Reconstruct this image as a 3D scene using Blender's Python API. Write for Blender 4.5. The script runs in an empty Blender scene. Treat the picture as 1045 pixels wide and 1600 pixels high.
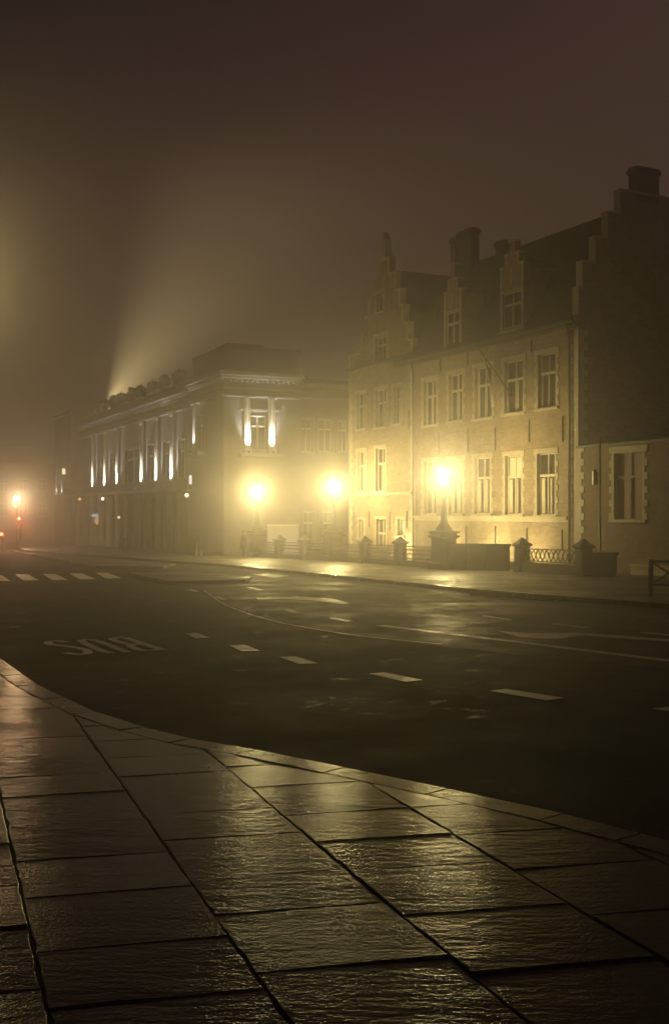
import bpy, bmesh, math, random
from mathutils import Vector, Matrix
R = math.radians
random.seed(7)
S = bpy.context.scene
COL = S.collection

# ------------------------------------------------------------------ camera, world, exposure
F = 1700.0; CX = 522.5; HZ = 800.0; EYE = 2.0; SLOPE = 26.0 / 1700.0
cd = bpy.data.cameras.new("camera"); cam = bpy.data.objects.new("camera", cd); COL.objects.link(cam)
cam.location = (0, 0, EYE); cam.rotation_euler = (R(90), 0, 0)
cd.sensor_fit = 'VERTICAL'; cd.sensor_height = 36; cd.lens = 36 * F / 1600.0
cd.clip_end = 3000; cd.clip_start = 0.05
S.camera = cam
S.view_settings.view_transform = 'Standard'; S.view_settings.look = 'None'
S.view_settings.exposure = 0.0; S.view_settings.gamma = 1.0
S.render.engine = 'CYCLES'
S.cycles.use_denoising = True
S.cycles.max_bounces = 6; S.cycles.diffuse_bounces = 2; S.cycles.glossy_bounces = 2
S.cycles.transparent_max_bounces = 8; S.cycles.volume_bounces = 1
S.cycles.sample_clamp_indirect = 4.0
S.cycles.use_light_tree = True

W = bpy.data.worlds.new("World"); S.world = W; W.use_nodes = True
nt = W.node_tree; nt.nodes.clear()
def N(tree, typ, **kw):
    n = tree.nodes.new(typ)
    for k, v in kw.items(): setattr(n, k, v)
    return n
out = N(nt, 'ShaderNodeOutputWorld'); bg = N(nt, 'ShaderNodeBackground')
tc = N(nt, 'ShaderNodeTexCoord'); 
dot = N(nt, 'ShaderNodeVectorMath', operation='DOT_PRODUCT'); dot.inputs[1].default_value = (0.75, 0.0, -1.0)
rp = N(nt, 'ShaderNodeValToRGB')
mr = N(nt, 'ShaderNodeMapRange'); mr.inputs['From Min'].default_value = -0.75; mr.inputs['From Max'].default_value = 0.2
nz = N(nt, 'ShaderNodeTexNoise'); nz.inputs['Scale'].default_value = 2.6; nz.inputs['Detail'].default_value = 2
ad = N(nt, 'ShaderNodeMath', operation='MULTIPLY_ADD'); ad.inputs[1].default_value = 0.16
nt.links.new(tc.outputs['Generated'], dot.inputs[0]); nt.links.new(tc.outputs['Generated'], nz.inputs['Vector'])
nt.links.new(dot.outputs['Value'], mr.inputs['Value']); nt.links.new(nz.outputs['Fac'], ad.inputs[0])
nt.links.new(mr.outputs['Result'], ad.inputs[2]); nt.links.new(ad.outputs[0], rp.inputs['Fac'])
el = rp.color_ramp.elements
el[0].position = 0.2; el[0].color = (0.008, 0.0045, 0.0080, 1)
el[1].position = 0.95; el[1].color = (0.090, 0.058, 0.039, 1)
e = rp.color_ramp.elements.new(0.5); e.color = (0.046, 0.022, 0.0205, 1)
nt.links.new(rp.outputs['Color'], bg.inputs['Color']); bg.inputs['Strength'].default_value = 0.85
nt.links.new(bg.outputs[0], out.inputs['Surface'])

HAZE_DENSITY = 0.0080
LAMP_W = 1900.0

# ------------------------------------------------------------------ helpers
def G(Y): return -SLOPE * Y
def gp(px, py, h=0.0):
    """ground point seen at photo pixel (px, py), h metres above the road"""
    Y = (EYE - h) * F / (py - HZ - 26.0)
    return Vector(((px - CX) / F * Y, Y, G(Y) + h))
def at(px, py, Y): return Vector(((px - CX) / F * Y, Y, EYE + (HZ - py) / F * Y))
def lin(c): return tuple(((x / 255) / 12.92 if x / 255 <= 0.04045 else ((x / 255 + 0.055) / 1.055) ** 2.4) for x in c)

def tag(o, label=None, cat=None, group=None, kind=None):
    if label: o['label'] = label
    if cat: o['category'] = cat
    if group: o['group'] = group
    if kind: o['kind'] = kind
    return o
def empty(name, loc, rz=0.0, label=None, cat=None, group=None):
    o = bpy.data.objects.new(name, None); COL.objects.link(o)
    o.location = loc; o.rotation_euler = (0, 0, rz); o.empty_display_size = 0.3
    return tag(o, label, cat, group)
def copy_tree(o, parent=None):
    c = o.copy(); COL.objects.link(c)
    if parent: c.parent = parent
    for ch in list(o.children): copy_tree(ch, c)
    return c

class MB:
    """mesh builder; mp maps (along, outward, up) to object coordinates"""
    def __init__(s, mp=None): s.v = []; s.f = []; s.mp = mp or (lambda a, n, z: (a, -n, z)); s.sm = []
    def quad(s, *p):
        i = len(s.v); s.v += [s.mp(*q) for q in p]; s.f.append(tuple(range(i, i + len(p)))); s.sm.append(False)
    def box(s, a0, a1, n0, n1, z0, z1):
        i = len(s.v)
        for z in (z0, z1):
            for (a, n) in ((a0, n0), (a1, n0), (a1, n1), (a0, n1)): s.v.append(s.mp(a, n, z))
        for f in ((0, 3, 2, 1), (4, 5, 6, 7), (0, 1, 5, 4), (1, 2, 6, 5), (2, 3, 7, 6), (3, 0, 4, 7)):
            s.f.append(tuple(i + k for k in f)); s.sm.append(False)
    def prism(s, prof, d0, d1, axis='n'):
        """profile list of (a,z) extruded in n, or (n,z) extruded in a"""
        i = len(s.v); m = len(prof)
        for d in (d0, d1):
            for (p, z) in prof: s.v.append(s.mp(p, d, z) if axis == 'n' else s.mp(d, p, z))
        s.f.append(tuple(i + k for k in range(m))[::-1]); s.f.append(tuple(i + m + k for k in range(m)))
        for k in range(m): s.f.append((i + k, i + (k + 1) % m, i + m + (k + 1) % m, i + m + k))
        s.sm += [False] * (m + 2)
    def lathe(s, c, prof, seg=16, smooth=True, rot=0.0, square=False):
        i = len(s.v); m = len(prof)
        for (r, z) in prof:
            for k in range(seg):
                t = 2 * math.pi * k / seg + rot
                s.v.append(s.mp(c[0] + r * math.cos(t), c[1] + r * math.sin(t), c[2] + z))
        for j in range(m - 1):
            for k in range(seg):
                s.f.append((i + j * seg + k, i + j * seg + (k + 1) % seg, i + (j + 1) * seg + (k + 1) % seg, i + (j + 1) * seg + k)); s.sm.append(smooth)
        s.f.append(tuple(i + k for k in range(seg))[::-1]); s.f.append(tuple(i + (m - 1) * seg + k for k in range(seg))); s.sm += [False, False]
    def tube(s, pts, r, seg=8, r1=None):
        pts = [Vector(s.mp(*p)) for p in pts]; i0 = len(s.v); n = len(pts)
        for j, p in enumerate(pts):
            d = (pts[min(j + 1, n - 1)] - pts[max(j - 1, 0)]).normalized()
            up = Vector((0, 0, 1)) if abs(d.z) < 0.9 else Vector((1, 0, 0))
            x = d.cross(up).normalized(); y = d.cross(x)
            rr = r if r1 is None else r + (r1 - r) * j / (n - 1)
            for k in range(seg):
                t = 2 * math.pi * k / seg
                q = p + x * rr * math.cos(t) + y * rr * math.sin(t); s.v.append(tuple(q))
        for j in range(n - 1):
            for k in range(seg):
                s.f.append((i0 + j * seg + k, i0 + j * seg + (k + 1) % seg, i0 + (j + 1) * seg + (k + 1) % seg, i0 + (j + 1) * seg + k)); s.sm.append(True)
        s.f.append(tuple(i0 + k for k in range(seg))[::-1]); s.f.append(tuple(i0 + (n - 1) * seg + k for k in range(seg))); s.sm += [False, False]
    def wall(s, a0, a1, z0, z1, ops, n=0.0, depth=0.3):
        A = sorted(set([a0, a1] + [x for o in ops for x in o[:2]])); Z = sorted(set([z0, z1] + [x for o in ops for x in o[2:4]]))
        def inside(a, z): return any(o[0] < a < o[1] and o[2] < z < o[3] for o in ops)
        for i in range(len(A) - 1):
            for j in range(len(Z) - 1):
                if not inside((A[i] + A[i + 1]) / 2, (Z[j] + Z[j + 1]) / 2):
                    s.quad((A[i], n, Z[j]), (A[i + 1], n, Z[j]), (A[i + 1], n, Z[j + 1]), (A[i], n, Z[j + 1]))
        for (x0, x1, y0, y1) in [o[:4] for o in ops]:
            m = n - depth
            s.quad((x0, n, y0), (x1, n, y0), (x1, m, y0), (x0, m, y0)); s.quad((x0, n, y1), (x0, m, y1), (x1, m, y1), (x1, n, y1))
            s.quad((x0, n, y0), (x0, m, y0), (x0, m, y1), (x0, n, y1)); s.quad((x1, n, y0), (x1, n, y1), (x1, m, y1), (x1, m, y0))
    def split(s, name, mat, parent):
        par = list(range(len(s.v)))
        def fd(i):
            while par[i] != i: i = par[i]
            return i
        for f in s.f:
            for k in f[1:]: par[fd(k)] = fd(f[0])
        gr = {}
        for f in s.f: gr.setdefault(fd(f[0]), []).append(f)
        for fs in gr.values():
            ids = sorted(set(k for f in fs for k in f)); mp_ = {k: j for j, k in enumerate(ids)}; q = MB()
            q.v = [s.v[k] for k in ids]; q.f = [tuple(mp_[k] for k in f) for f in fs]; q.sm = [False] * len(q.f); q.build(name, mat, parent)
    def build(s, name, mat, parent=None, bevel=0.0, loc=None, fix=True):
        me = bpy.data.meshes.new(name); me.from_pydata([tuple(v) for v in s.v], [], s.f)
        for p, sm in zip(me.polygons, s.sm): p.use_smooth = sm
        if fix:
            bm = bmesh.new(); bm.from_mesh(me); bmesh.ops.recalc_face_normals(bm, faces=bm.faces)
            if bevel: bmesh.ops.bevel(bm, geom=[e for e in bm.edges if len(e.link_faces) == 2 and e.calc_face_angle(0) > 0.6], offset=bevel, segments=1, affect='EDGES')
            bm.to_mesh(me); bm.free()
        me.materials.append(mat)
        o = bpy.data.objects.new(name, me); COL.objects.link(o)
        if parent: o.parent = parent
        if loc: o.location = loc
        return o

# ------------------------------------------------------------------ materials
def mat(name, c1, c2=None, rough=0.7, rough2=None, scale=3.0, bump=0.0, bscale=None, metal=0.0, stretch=(1, 1, 1), spec=0.5, detail=6, coat=0.0):
    m = bpy.data.materials.new(name); m.use_nodes = True; t = m.node_tree; b = t.nodes['Principled BSDF']
    b.inputs['Roughness'].default_value = rough; b.inputs['Metallic'].default_value = metal
    b.inputs['Specular IOR Level'].default_value = spec; b.inputs['Base Color'].default_value = (*c1, 1)
    b.inputs['Coat Weight'].default_value = coat; b.inputs['Coat Roughness'].default_value = 0.2
    tc = N(t, 'ShaderNodeTexCoord'); mp = N(t, 'ShaderNodeMapping'); mp.inputs['Scale'].default_value = stretch
    t.links.new(tc.outputs['Object'], mp.inputs['Vector'])
    nz = N(t, 'ShaderNodeTexNoise'); nz.inputs['Scale'].default_value = scale; nz.inputs['Detail'].default_value = detail; nz.inputs['Roughness'].default_value = 0.65
    t.links.new(mp.outputs[0], nz.inputs['Vector'])
    cr = N(t, 'ShaderNodeMapRange'); cr.inputs['From Min'].default_value = 0.3; cr.inputs['From Max'].default_value = 0.7
    t.links.new(nz.outputs['Fac'], cr.inputs['Value'])
    if c2:
        mx = N(t, 'ShaderNodeMix', data_type='RGBA'); mx.inputs['A'].default_value = (*c1, 1); mx.inputs['B'].default_value = (*c2, 1)
        t.links.new(cr.outputs[0], mx.inputs['Factor']); t.links.new(mx.outputs['Result'], b.inputs['Base Color'])
    if rough2 is not None:
        r2 = N(t, 'ShaderNodeMapRange'); r2.inputs['To Min'].default_value = rough; r2.inputs['To Max'].default_value = rough2
        n2 = N(t, 'ShaderNodeTexNoise'); n2.inputs['Scale'].default_value = scale * 0.37; n2.inputs['Detail'].default_value = 5
        t.links.new(mp.outputs[0], n2.inputs['Vector']); r2.inputs['From Min'].default_value = 0.35; r2.inputs['From Max'].default_value = 0.65
        t.links.new(n2.outputs['Fac'], r2.inputs['Value']); t.links.new(r2.outputs[0], b.inputs['Roughness'])
    if bump:
        nb = N(t, 'ShaderNodeTexNoise'); nb.inputs['Scale'].default_value = bscale or scale * 3; nb.inputs['Detail'].default_value = 4
        bp = N(t, 'ShaderNodeBump'); bp.inputs['Strength'].default_value = bump; bp.inputs['Distance'].default_value = 0.02
        t.links.new(mp.outputs[0], nb.inputs['Vector']); t.links.new(nb.outputs['Fac'], bp.inputs['Height']); t.links.new(bp.outputs[0], b.inputs['Normal'])
    return m
def brick_mat(name, c1, c2, mortar, bw=0.30, bh=0.10, dirt=0.55, rough=0.85):
    m = mat(name, c1, rough=rough); t = m.node_tree; b = t.nodes['Principled BSDF']
    tc = N(t, 'ShaderNodeTexCoord'); sx = N(t, 'ShaderNodeSeparateXYZ'); add = N(t, 'ShaderNodeMath', operation='ADD'); cb = N(t, 'ShaderNodeCombineXYZ')
    t.links.new(tc.outputs['Object'], sx.inputs[0]); t.links.new(sx.outputs['X'], add.inputs[0]); t.links.new(sx.outputs['Y'], add.inputs[1])
    t.links.new(add.outputs[0], cb.inputs['X']); t.links.new(sx.outputs['Z'], cb.inputs['Y'])
    br = N(t, 'ShaderNodeTexBrick'); br.inputs['Scale'].default_value = 1.0; br.inputs['Brick Width'].default_value = bw; br.inputs['Row Height'].default_value = bh
    br.inputs['Mortar Size'].default_value = 0.008; br.inputs['Color1'].default_value = (*c1, 1); br.inputs['Color2'].default_value = (*c2, 1); br.inputs['Mortar'].default_value = (*mortar, 1)
    t.links.new(cb.outputs[0], br.inputs['Vector'])
    nz = N(t, 'ShaderNodeTexNoise'); nz.inputs['Scale'].default_value = 1.6; nz.inputs['Detail'].default_value = 9; nz.inputs['Roughness'].default_value = 0.8
    t.links.new(tc.outputs['Object'], nz.inputs['Vector'])
    mr = N(t, 'ShaderNodeMapRange'); mr.inputs['From Min'].default_value = 0.3; mr.inputs['From Max'].default_value = 0.7; mr.inputs['To Min'].default_value = 1 - dirt; mr.inputs['To Max'].default_value = 1.15
    t.links.new(nz.outputs['Fac'], mr.inputs['Value'])
    mx = N(t, 'ShaderNodeVectorMath', operation='MULTIPLY'); t.links.new(br.outputs['Color'], mx.inputs[0]); t.links.new(mr.outputs[0], mx.inputs[1])
    t.links.new(mx.outputs[0], b.inputs['Base Color'])
    bp = N(t, 'ShaderNodeBump'); bp.inputs['Strength'].default_value = 0.4; bp.inputs['Distance'].default_value = 0.01
    t.links.new(br.outputs['Fac'], bp.inputs['Height']); bp.invert = True; t.links.new(bp.outputs[0], b.inputs['Normal'])
    return m
def wet_mat(name, c1, c2, r_lo, r_hi, scale, bumps, cobble=0.0, spec=0.5, gloss=0.0, island=False, puddle=0.0):
    """wet stone or asphalt: patchy roughness, layered bump"""
    m = mat(name, c1, c2, rough=r_lo, scale=scale, spec=spec); t = m.node_tree; b = t.nodes['Principled BSDF']
    tc = N(t, 'ShaderNodeTexCoord')
    n2 = N(t, 'ShaderNodeTexNoise'); n2.inputs['Scale'].default_value = scale * 0.5; n2.inputs['Detail'].default_value = 8; n2.inputs['Roughness'].default_value = 0.7
    t.links.new(tc.outputs['Object'], n2.inputs['Vector'])
    r2 = N(t, 'ShaderNodeMapRange'); r2.inputs['From Min'].default_value = 0.38; r2.inputs['From Max'].default_value = 0.62
    r2.inputs['To Min'].default_value = r_lo; r2.inputs['To Max'].default_value = r_hi
    t.links.new(n2.outputs['Fac'], r2.inputs['Value']); t.links.new(r2.outputs[0], b.inputs['Roughness'])
    prev = None
    for (sc, st, dist, sx) in bumps:
        mp = N(t, 'ShaderNodeMapping'); mp.inputs['Scale'].default_value = (sx, 1, 1); mp.inputs['Rotation'].default_value = (0, 0, R(-13))
        t.links.new(tc.outputs['Object'], mp.inputs['Vector'])
        nb = N(t, 'ShaderNodeTexNoise'); nb.inputs['Scale'].default_value = sc; nb.inputs['Detail'].default_value = 3
        t.links.new(mp.outputs[0], nb.inputs['Vector'])
        bp = N(t, 'ShaderNodeBump'); bp.inputs['Strength'].default_value = st; bp.inputs['Distance'].default_value = dist
        t.links.new(nb.outputs['Fac'], bp.inputs['Height'])
        if prev: t.links.new(prev.outputs[0], bp.inputs['Normal'])
        prev = bp
    if cobble:
        vo = N(t, 'ShaderNodeTexVoronoi'); vo.inputs['Scale'].default_value = 1 / cobble; t.links.new(tc.outputs['Object'], vo.inputs['Vector'])
        bp = N(t, 'ShaderNodeBump'); bp.inputs['Strength'].default_value = 0.7; bp.inputs['Distance'].default_value = 0.03; bp.invert = True
        t.links.new(vo.outputs['Distance'], bp.inputs['Height'])
        if prev: t.links.new(prev.outputs[0], bp.inputs['Normal'])
        prev = bp
    t.links.new(prev.outputs[0], b.inputs['Normal'])
    if island:
        # every stone of its own tone and polish
        ge = N(t, 'ShaderNodeNewGeometry'); ma = N(t, 'ShaderNodeMapRange'); ma.inputs['To Min'].default_value = -0.03; ma.inputs['To Max'].default_value = 0.06
        t.links.new(ge.outputs['Random Per Island'], ma.inputs['Value']); aa = N(t, 'ShaderNodeMath', operation='ADD')
        t.links.new(r2.outputs[0], aa.inputs[0]); t.links.new(ma.outputs[0], aa.inputs[1]); r2 = aa
        src = b.inputs['Base Color'].links[0].from_socket; mb_ = N(t, 'ShaderNodeMapRange'); mb_.inputs['To Min'].default_value = 1.35; mb_.inputs['To Max'].default_value = 0.6
        t.links.new(ge.outputs['Random Per Island'], mb_.inputs['Value']); vm = N(t, 'ShaderNodeVectorMath', operation='MULTIPLY')
        for bn, lo_, hi_ in ((1, 0.25, 0.9), (2, 0.9, 0.45)):
            nb_ = [x for x in t.nodes if x.bl_idname == 'ShaderNodeBump'][bn]; mm = N(t, 'ShaderNodeMapRange'); wn = N(t, 'ShaderNodeTexWhiteNoise', noise_dimensions='1D')
            t.links.new(ge.outputs['Random Per Island'], wn.inputs['W']); t.links.new(wn.outputs['Value'], mm.inputs['Value'])
            mm.inputs['To Min'].default_value = lo_; mm.inputs['To Max'].default_value = hi_; t.links.new(mm.outputs[0], nb_.inputs['Strength'])
        t.links.new(src, vm.inputs[0]); t.links.new(mb_.outputs[0], vm.inputs[1]); t.links.new(vm.outputs[0], b.inputs['Base Color'])
    if puddle:
        # scattered wet patches on the asphalt
        n5 = N(t, 'ShaderNodeTexNoise'); n5.inputs['Scale'].default_value = 1.7; n5.inputs['Detail'].default_value = 6; n5.inputs['Roughness'].default_value = 0.75
        t.links.new(tc.outputs['Object'], n5.inputs['Vector']); m5 = N(t, 'ShaderNodeMapRange'); m5.inputs['From Min'].default_value = 0.60; m5.inputs['From Max'].default_value = 0.70
        m5.inputs['To Min'].default_value = 0.0; m5.inputs['To Max'].default_value = puddle; t.links.new(n5.outputs['Fac'], m5.inputs['Value'])
        gl = N(t, 'ShaderNodeBsdfGlossy', distribution='BECKMANN'); gl.inputs['Roughness'].default_value = 0.30; t.links.new(prev.outputs[0], gl.inputs['Normal'])
        fs = N(t, 'ShaderNodeFresnel'); fs.inputs['IOR'].default_value = 1.33; gm = N(t, 'ShaderNodeMath', operation='MULTIPLY'); t.links.new(fs.outputs[0], gm.inputs[0]); t.links.new(m5.outputs[0], gm.inputs[1])
        mx = N(t, 'ShaderNodeMixShader'); t.links.new(gm.outputs[0], mx.inputs[0]); t.links.new(b.outputs[0], mx.inputs[1]); t.links.new(gl.outputs[0], mx.inputs[2])
        t.links.new(mx.outputs[0], t.nodes['Material Output'].inputs['Surface'])
    if gloss:
        # water film: a separate clear reflecting layer over the stone
        b.inputs['Specular IOR Level'].default_value = 0.0
        gl = N(t, 'ShaderNodeBsdfGlossy', distribution='BECKMANN'); fs = N(t, 'ShaderNodeFresnel'); fs.inputs['IOR'].default_value = 1.48
        mx = N(t, 'ShaderNodeMixShader'); t.links.new(r2.outputs[0], gl.inputs['Roughness']); t.links.new(prev.outputs[0], gl.inputs['Normal'])
        gm = N(t, 'ShaderNodeMath', operation='MULTIPLY'); gm.inputs[1].default_value = gloss
        t.links.new(fs.outputs[0], gm.inputs[0]); t.links.new(gm.outputs[0], mx.inputs[0]); t.links.new(b.outputs[0], mx.inputs[1]); t.links.new(gl.outputs[0], mx.inputs[2])
        t.links.new(mx.outputs[0], t.nodes['Material Output'].inputs['Surface'])
    return m
def emis(name, c, st):
    m = bpy.data.materials.new(name); m.use_nodes = True; t = m.node_tree; t.nodes.clear()
    o = N(t, 'ShaderNodeOutputMaterial'); e = N(t, 'ShaderNodeEmission'); e.inputs['Color'].default_value = (*c, 1); e.inputs['Strength'].default_value = st
    t.links.new(e.outputs[0], o.inputs['Surface']); m.cycles.emission_sampling = 'NONE'
    return m
def lamp_glass(name, c, st):
    m = bpy.data.materials.new(name); m.use_nodes = True; t = m.node_tree; t.nodes.clear()
    o = N(t, 'ShaderNodeOutputMaterial'); e = N(t, 'ShaderNodeEmission'); e.inputs['Color'].default_value = (*c, 1); e.inputs['Strength'].default_value = st
    tr = N(t, 'ShaderNodeBsdfTransparent'); ad = N(t, 'ShaderNodeAddShader'); t.links.new(e.outputs[0], ad.inputs[0]); t.links.new(tr.outputs[0], ad.inputs[1])
    tr.inputs['Color'].default_value = (0.95, 0.93, 0.88, 1)
    t.links.new(ad.outputs[0], o.inputs['Surface']); m.cycles.emission_sampling = 'NONE'
    return m

WARM = (1.0, 0.81, 0.34)
M = dict(
    brick=brick_mat('pale_brick', (0.36, 0.27, 0.16), (0.23, 0.165, 0.10), (0.36, 0.32, 0.24)),
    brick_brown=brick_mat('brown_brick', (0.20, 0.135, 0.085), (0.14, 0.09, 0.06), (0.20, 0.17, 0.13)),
    brick_dark=brick_mat('dark_brick', (0.16, 0.085, 0.06), (0.12, 0.065, 0.05), (0.14, 0.12, 0.10)),
    stone=mat('white_stone', (0.50, 0.44, 0.32), (0.36, 0.32, 0.24), rough=0.8, scale=2.5, bump=0.3),
    ashlar=brick_mat('ashlar', (0.14, 0.118, 0.092), (0.11, 0.092, 0.074), (0.07, 0.06, 0.05), bw=1.1, bh=0.42, dirt=0.35),
    stucco=mat('painted_stucco', (0.26, 0.24, 0.21), (0.18, 0.165, 0.145), rough=0.8, scale=1.3, bump=0.2),
    tiles=brick_mat('roof_tiles', (0.065, 0.032, 0.028), (0.045, 0.024, 0.022), (0.018, 0.010, 0.010), bw=0.25, bh=0.30, dirt=0.6, rough=0.75),
    slate=mat('roof_slate', (0.028, 0.024, 0.023), (0.018, 0.016, 0.016), rough=0.6, scale=4),
    lead=mat('gutter_lead', (0.09, 0.085, 0.08), (0.06, 0.055, 0.05), rough=0.5, scale=6),
    iron=mat('black_iron', (0.018, 0.016, 0.014), (0.03, 0.026, 0.022), rough=0.45, scale=20, metal=0.3),
    wood=mat('painted_window_wood', (0.58, 0.52, 0.40), (0.48, 0.43, 0.33), rough=0.5, scale=8),
    pane=mat('window_glass', (0.035, 0.028, 0.022), rough=0.12, scale=3, bump=0.03, bscale=1.5),
    shutter=mat('red_shutter_boards', (0.16, 0.05, 0.035), (0.12, 0.04, 0.03), rough=0.6, scale=5),
    curtain=mat('net_curtain', (0.66, 0.60, 0.46), (0.52, 0.47, 0.36), rough=0.9, scale=3, stretch=(9, 1, 0.3)),
    pierstone=mat('dark_pier_stone', (0.05, 0.043, 0.034), (0.03, 0.026, 0.022), rough=0.75, scale=3, bump=0.5),
    paint=mat('road_paint', (0.82, 0.79, 0.70), (0.55, 0.52, 0.45), rough=0.35, rough2=0.6, scale=7, bump=0.3, bscale=60),
    cloth=mat('dark_coat', (0.02, 0.018, 0.018), rough=0.9), skin=mat('skin', (0.38, 0.24, 0.17), rough=0.6), hair=mat('dark_hair', (0.02, 0.014, 0.01), rough=0.7),
    asphalt=wet_mat('wet_asphalt', (0.008, 0.0062, 0.0062), (0.013, 0.0100, 0.0100), 0.7, 0.9, 0.9, [(9, 0.3, 0.01, 1.0), (70, 0.6, 0.004, 1.0)], spec=0.12, puddle=0.3),
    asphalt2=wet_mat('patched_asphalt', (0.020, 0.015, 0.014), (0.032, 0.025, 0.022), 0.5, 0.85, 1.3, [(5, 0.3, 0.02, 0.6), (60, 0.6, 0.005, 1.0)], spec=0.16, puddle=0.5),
    setts=wet_mat('wet_setts', (0.055, 0.046, 0.036), (0.085, 0.072, 0.056), 0.28, 0.75, 1.2, [(1.0, 0.3, 0.05, 1.0)], cobble=0.16, spec=0.5),
    slabs=wet_mat('wet_bluestone', (0.014, 0.011, 0.010), (0.034, 0.027, 0.023), 0.11, 0.22, 1.6, [(6.0, 0.35, 0.02, 0.35), (24, 0.6, 0.0062, 0.34), (60, 0.7, 0.0045, 0.8)], gloss=1.0, island=True),
    kerb=wet_mat('wet_kerbstone', (0.060, 0.050, 0.040), (0.09, 0.076, 0.060), 0.18, 0.30, 3.0, [(8.0, 0.4, 0.02, 0.35), (60, 0.6, 0.006, 0.4)], gloss=1.0),
    bed=mat('joint_mortar', (0.016, 0.014, 0.012), (0.03, 0.026, 0.022), rough=0.9, scale=30, bump=0.5),
)

def lamp(name, typ, loc, energy, color, parent=None, **kw):
    d = bpy.data.lights.new(name, typ); d.energy = energy; d.color = color
    for k, v in kw.items():
        if k != 'aim': setattr(d, k, v)
    o = bpy.data.objects.new(name, d); COL.objects.link(o); o.location = loc
    if parent: o.parent = parent
    if 'aim' in kw:
        o.rotation_euler = Vector(kw['aim']).to_track_quat('-Z', 'Y').to_euler()
    return o

# ------------------------------------------------------------------ ground, road, pavements
def sheet(name, pts, m, z=0.0, kind='structure', fan=True):
    b = MB(lambda a, n, zz: (a, n, zz)); b.quad(*[(p[0], p[1], G(p[1]) + z) for p in pts])
    o = b.build(name, m); return tag(o, kind=kind) if kind else o
def slab(name, pts, m, z0, z1, kind='structure', bevel=0.0):
    b = MB(lambda a, n, zz: (a, n, zz)); k = len(pts)
    b.v = [(p[0], p[1], G(p[1]) + z1) for p in pts] + [(p[0], p[1], G(p[1]) + z0) for p in pts]
    b.f = [tuple(range(k)), tuple(range(2 * k - 1, k - 1, -1))] + [(i, (i + 1) % k, k + (i + 1) % k, k + i) for i in range(k)]
    b.sm = [False] * (k + 2)
    o = b.build(name, m, bevel=bevel); return tag(o, kind=kind) if kind else o
gb = MB(lambda a, n, z: (a, n, z)); 
xs = [-400 + 50 * i for i in range(17)]; ys = [-60, 0, 60, 120, 180, 260, 400, 700]
for i in range(len(xs) - 1):
    for j in range(len(ys) - 1):
        gb.quad((xs[i], ys[j], G(ys[j]) - .004), (xs[i + 1], ys[j], G(ys[j]) - .004), (xs[i + 1], ys[j + 1], G(ys[j + 1]) - .004), (xs[i], ys[j + 1], G(ys[j + 1]) - .004))
tag(gb.build('road', M['asphalt']), kind='structure')

# resurfaced lane with a lighter patched surface
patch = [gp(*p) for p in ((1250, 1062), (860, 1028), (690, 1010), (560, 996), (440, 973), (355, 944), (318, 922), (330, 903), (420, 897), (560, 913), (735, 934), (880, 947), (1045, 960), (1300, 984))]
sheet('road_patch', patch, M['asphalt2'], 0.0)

# far pavement
farp = [gp(*p) for p in ((1400, 982), (1045, 951), (882, 938))] + [gp(*p) for p in ((735, 926), (560, 907), (425, 893), (345, 885), (250, 878), (150, 870), (40, 862))]
back = [Vector((-60, 190, 0)), Vector((60, 190, 0)), Vector((60, 16, 0))]
slab('pavement', farp + back, M['setts'], -0.4, 0.12)
def kerb_run(name, pts, w, h, m, label_kind='structure', inner=True, gap=0.012, ln=1.0):
    b = MB(lambda a, n, z: (a, n, z))
    for i in range(len(pts) - 1):
        p, q = Vector((pts[i].x, pts[i].y)), Vector((pts[i + 1].x, pts[i + 1].y)); L = (q - p).length; nseg = max(1, round(L / ln))
        d = (q - p) / L; nn = Vector((-d.y, d.x)) * (w if inner else -w)
        for k in range(nseg):
            a = p + d * (L * k / nseg + gap / 2); c = p + d * (L * (k + 1) / nseg - gap / 2)
            dz = random.uniform(-.003, .003)
            base = len(b.v)
            for zz in (-0.3, h + dz):
                for v in (a, c, c + nn, a + nn): b.v.append((v.x, v.y, G(v.y) + zz))
            for f in ((0, 3, 2, 1), (4, 5, 6, 7), (0, 1, 5, 4), (1, 2, 6, 5), (2, 3, 7, 6), (3, 0, 4, 7)): b.f.append(tuple(base + t for t in f)); b.sm.append(False)
    return tag(b.build(name, m, bevel=0.008), kind=label_kind)
kerb_run('far_kerb', [p - Vector((0, 0.12, 0)) for p in farp], 0.16, 0.126, M['kerb'], inner=False)
# dropped crossing slab in the kerb
dk = MB(lambda a, n, z: (a, n, z)); q_ = [gp(733, 929.5), gp(868, 939.5), gp(876, 933.5, .12), gp(752, 924, .12)]
dk.v = [(p.x, p.y, p.z + (.03 if i < 2 else .012)) for i, p in enumerate(q_)] + [(p.x, p.y, G(p.y) - .2) for p in q_]
dk.f = [(0, 1, 2, 3), (7, 6, 5, 4), (0, 4, 5, 1), (1, 5, 6, 2), (2, 6, 7, 3), (3, 7, 4, 0)]; dk.sm = [False] * 6
tag(dk.build('kerb_ramp', M['kerb'], bevel=.01), kind='structure')
# traffic islands
isl = [gp(*p) for p in ((200, 899), (262, 913), (384, 911), (392, 905), (300, 897))]
slab('traffic_island', isl, M['setts'], -0.2, 0.12, bevel=0.01)
isl2 = [gp(*p) for p in ((20, 863), (150, 888), (255, 889), (275, 884), (150, 874), (90, 868))]
slab('traffic_island', isl2, M['setts'], -0.2, 0.12, bevel=0.01)

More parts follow.
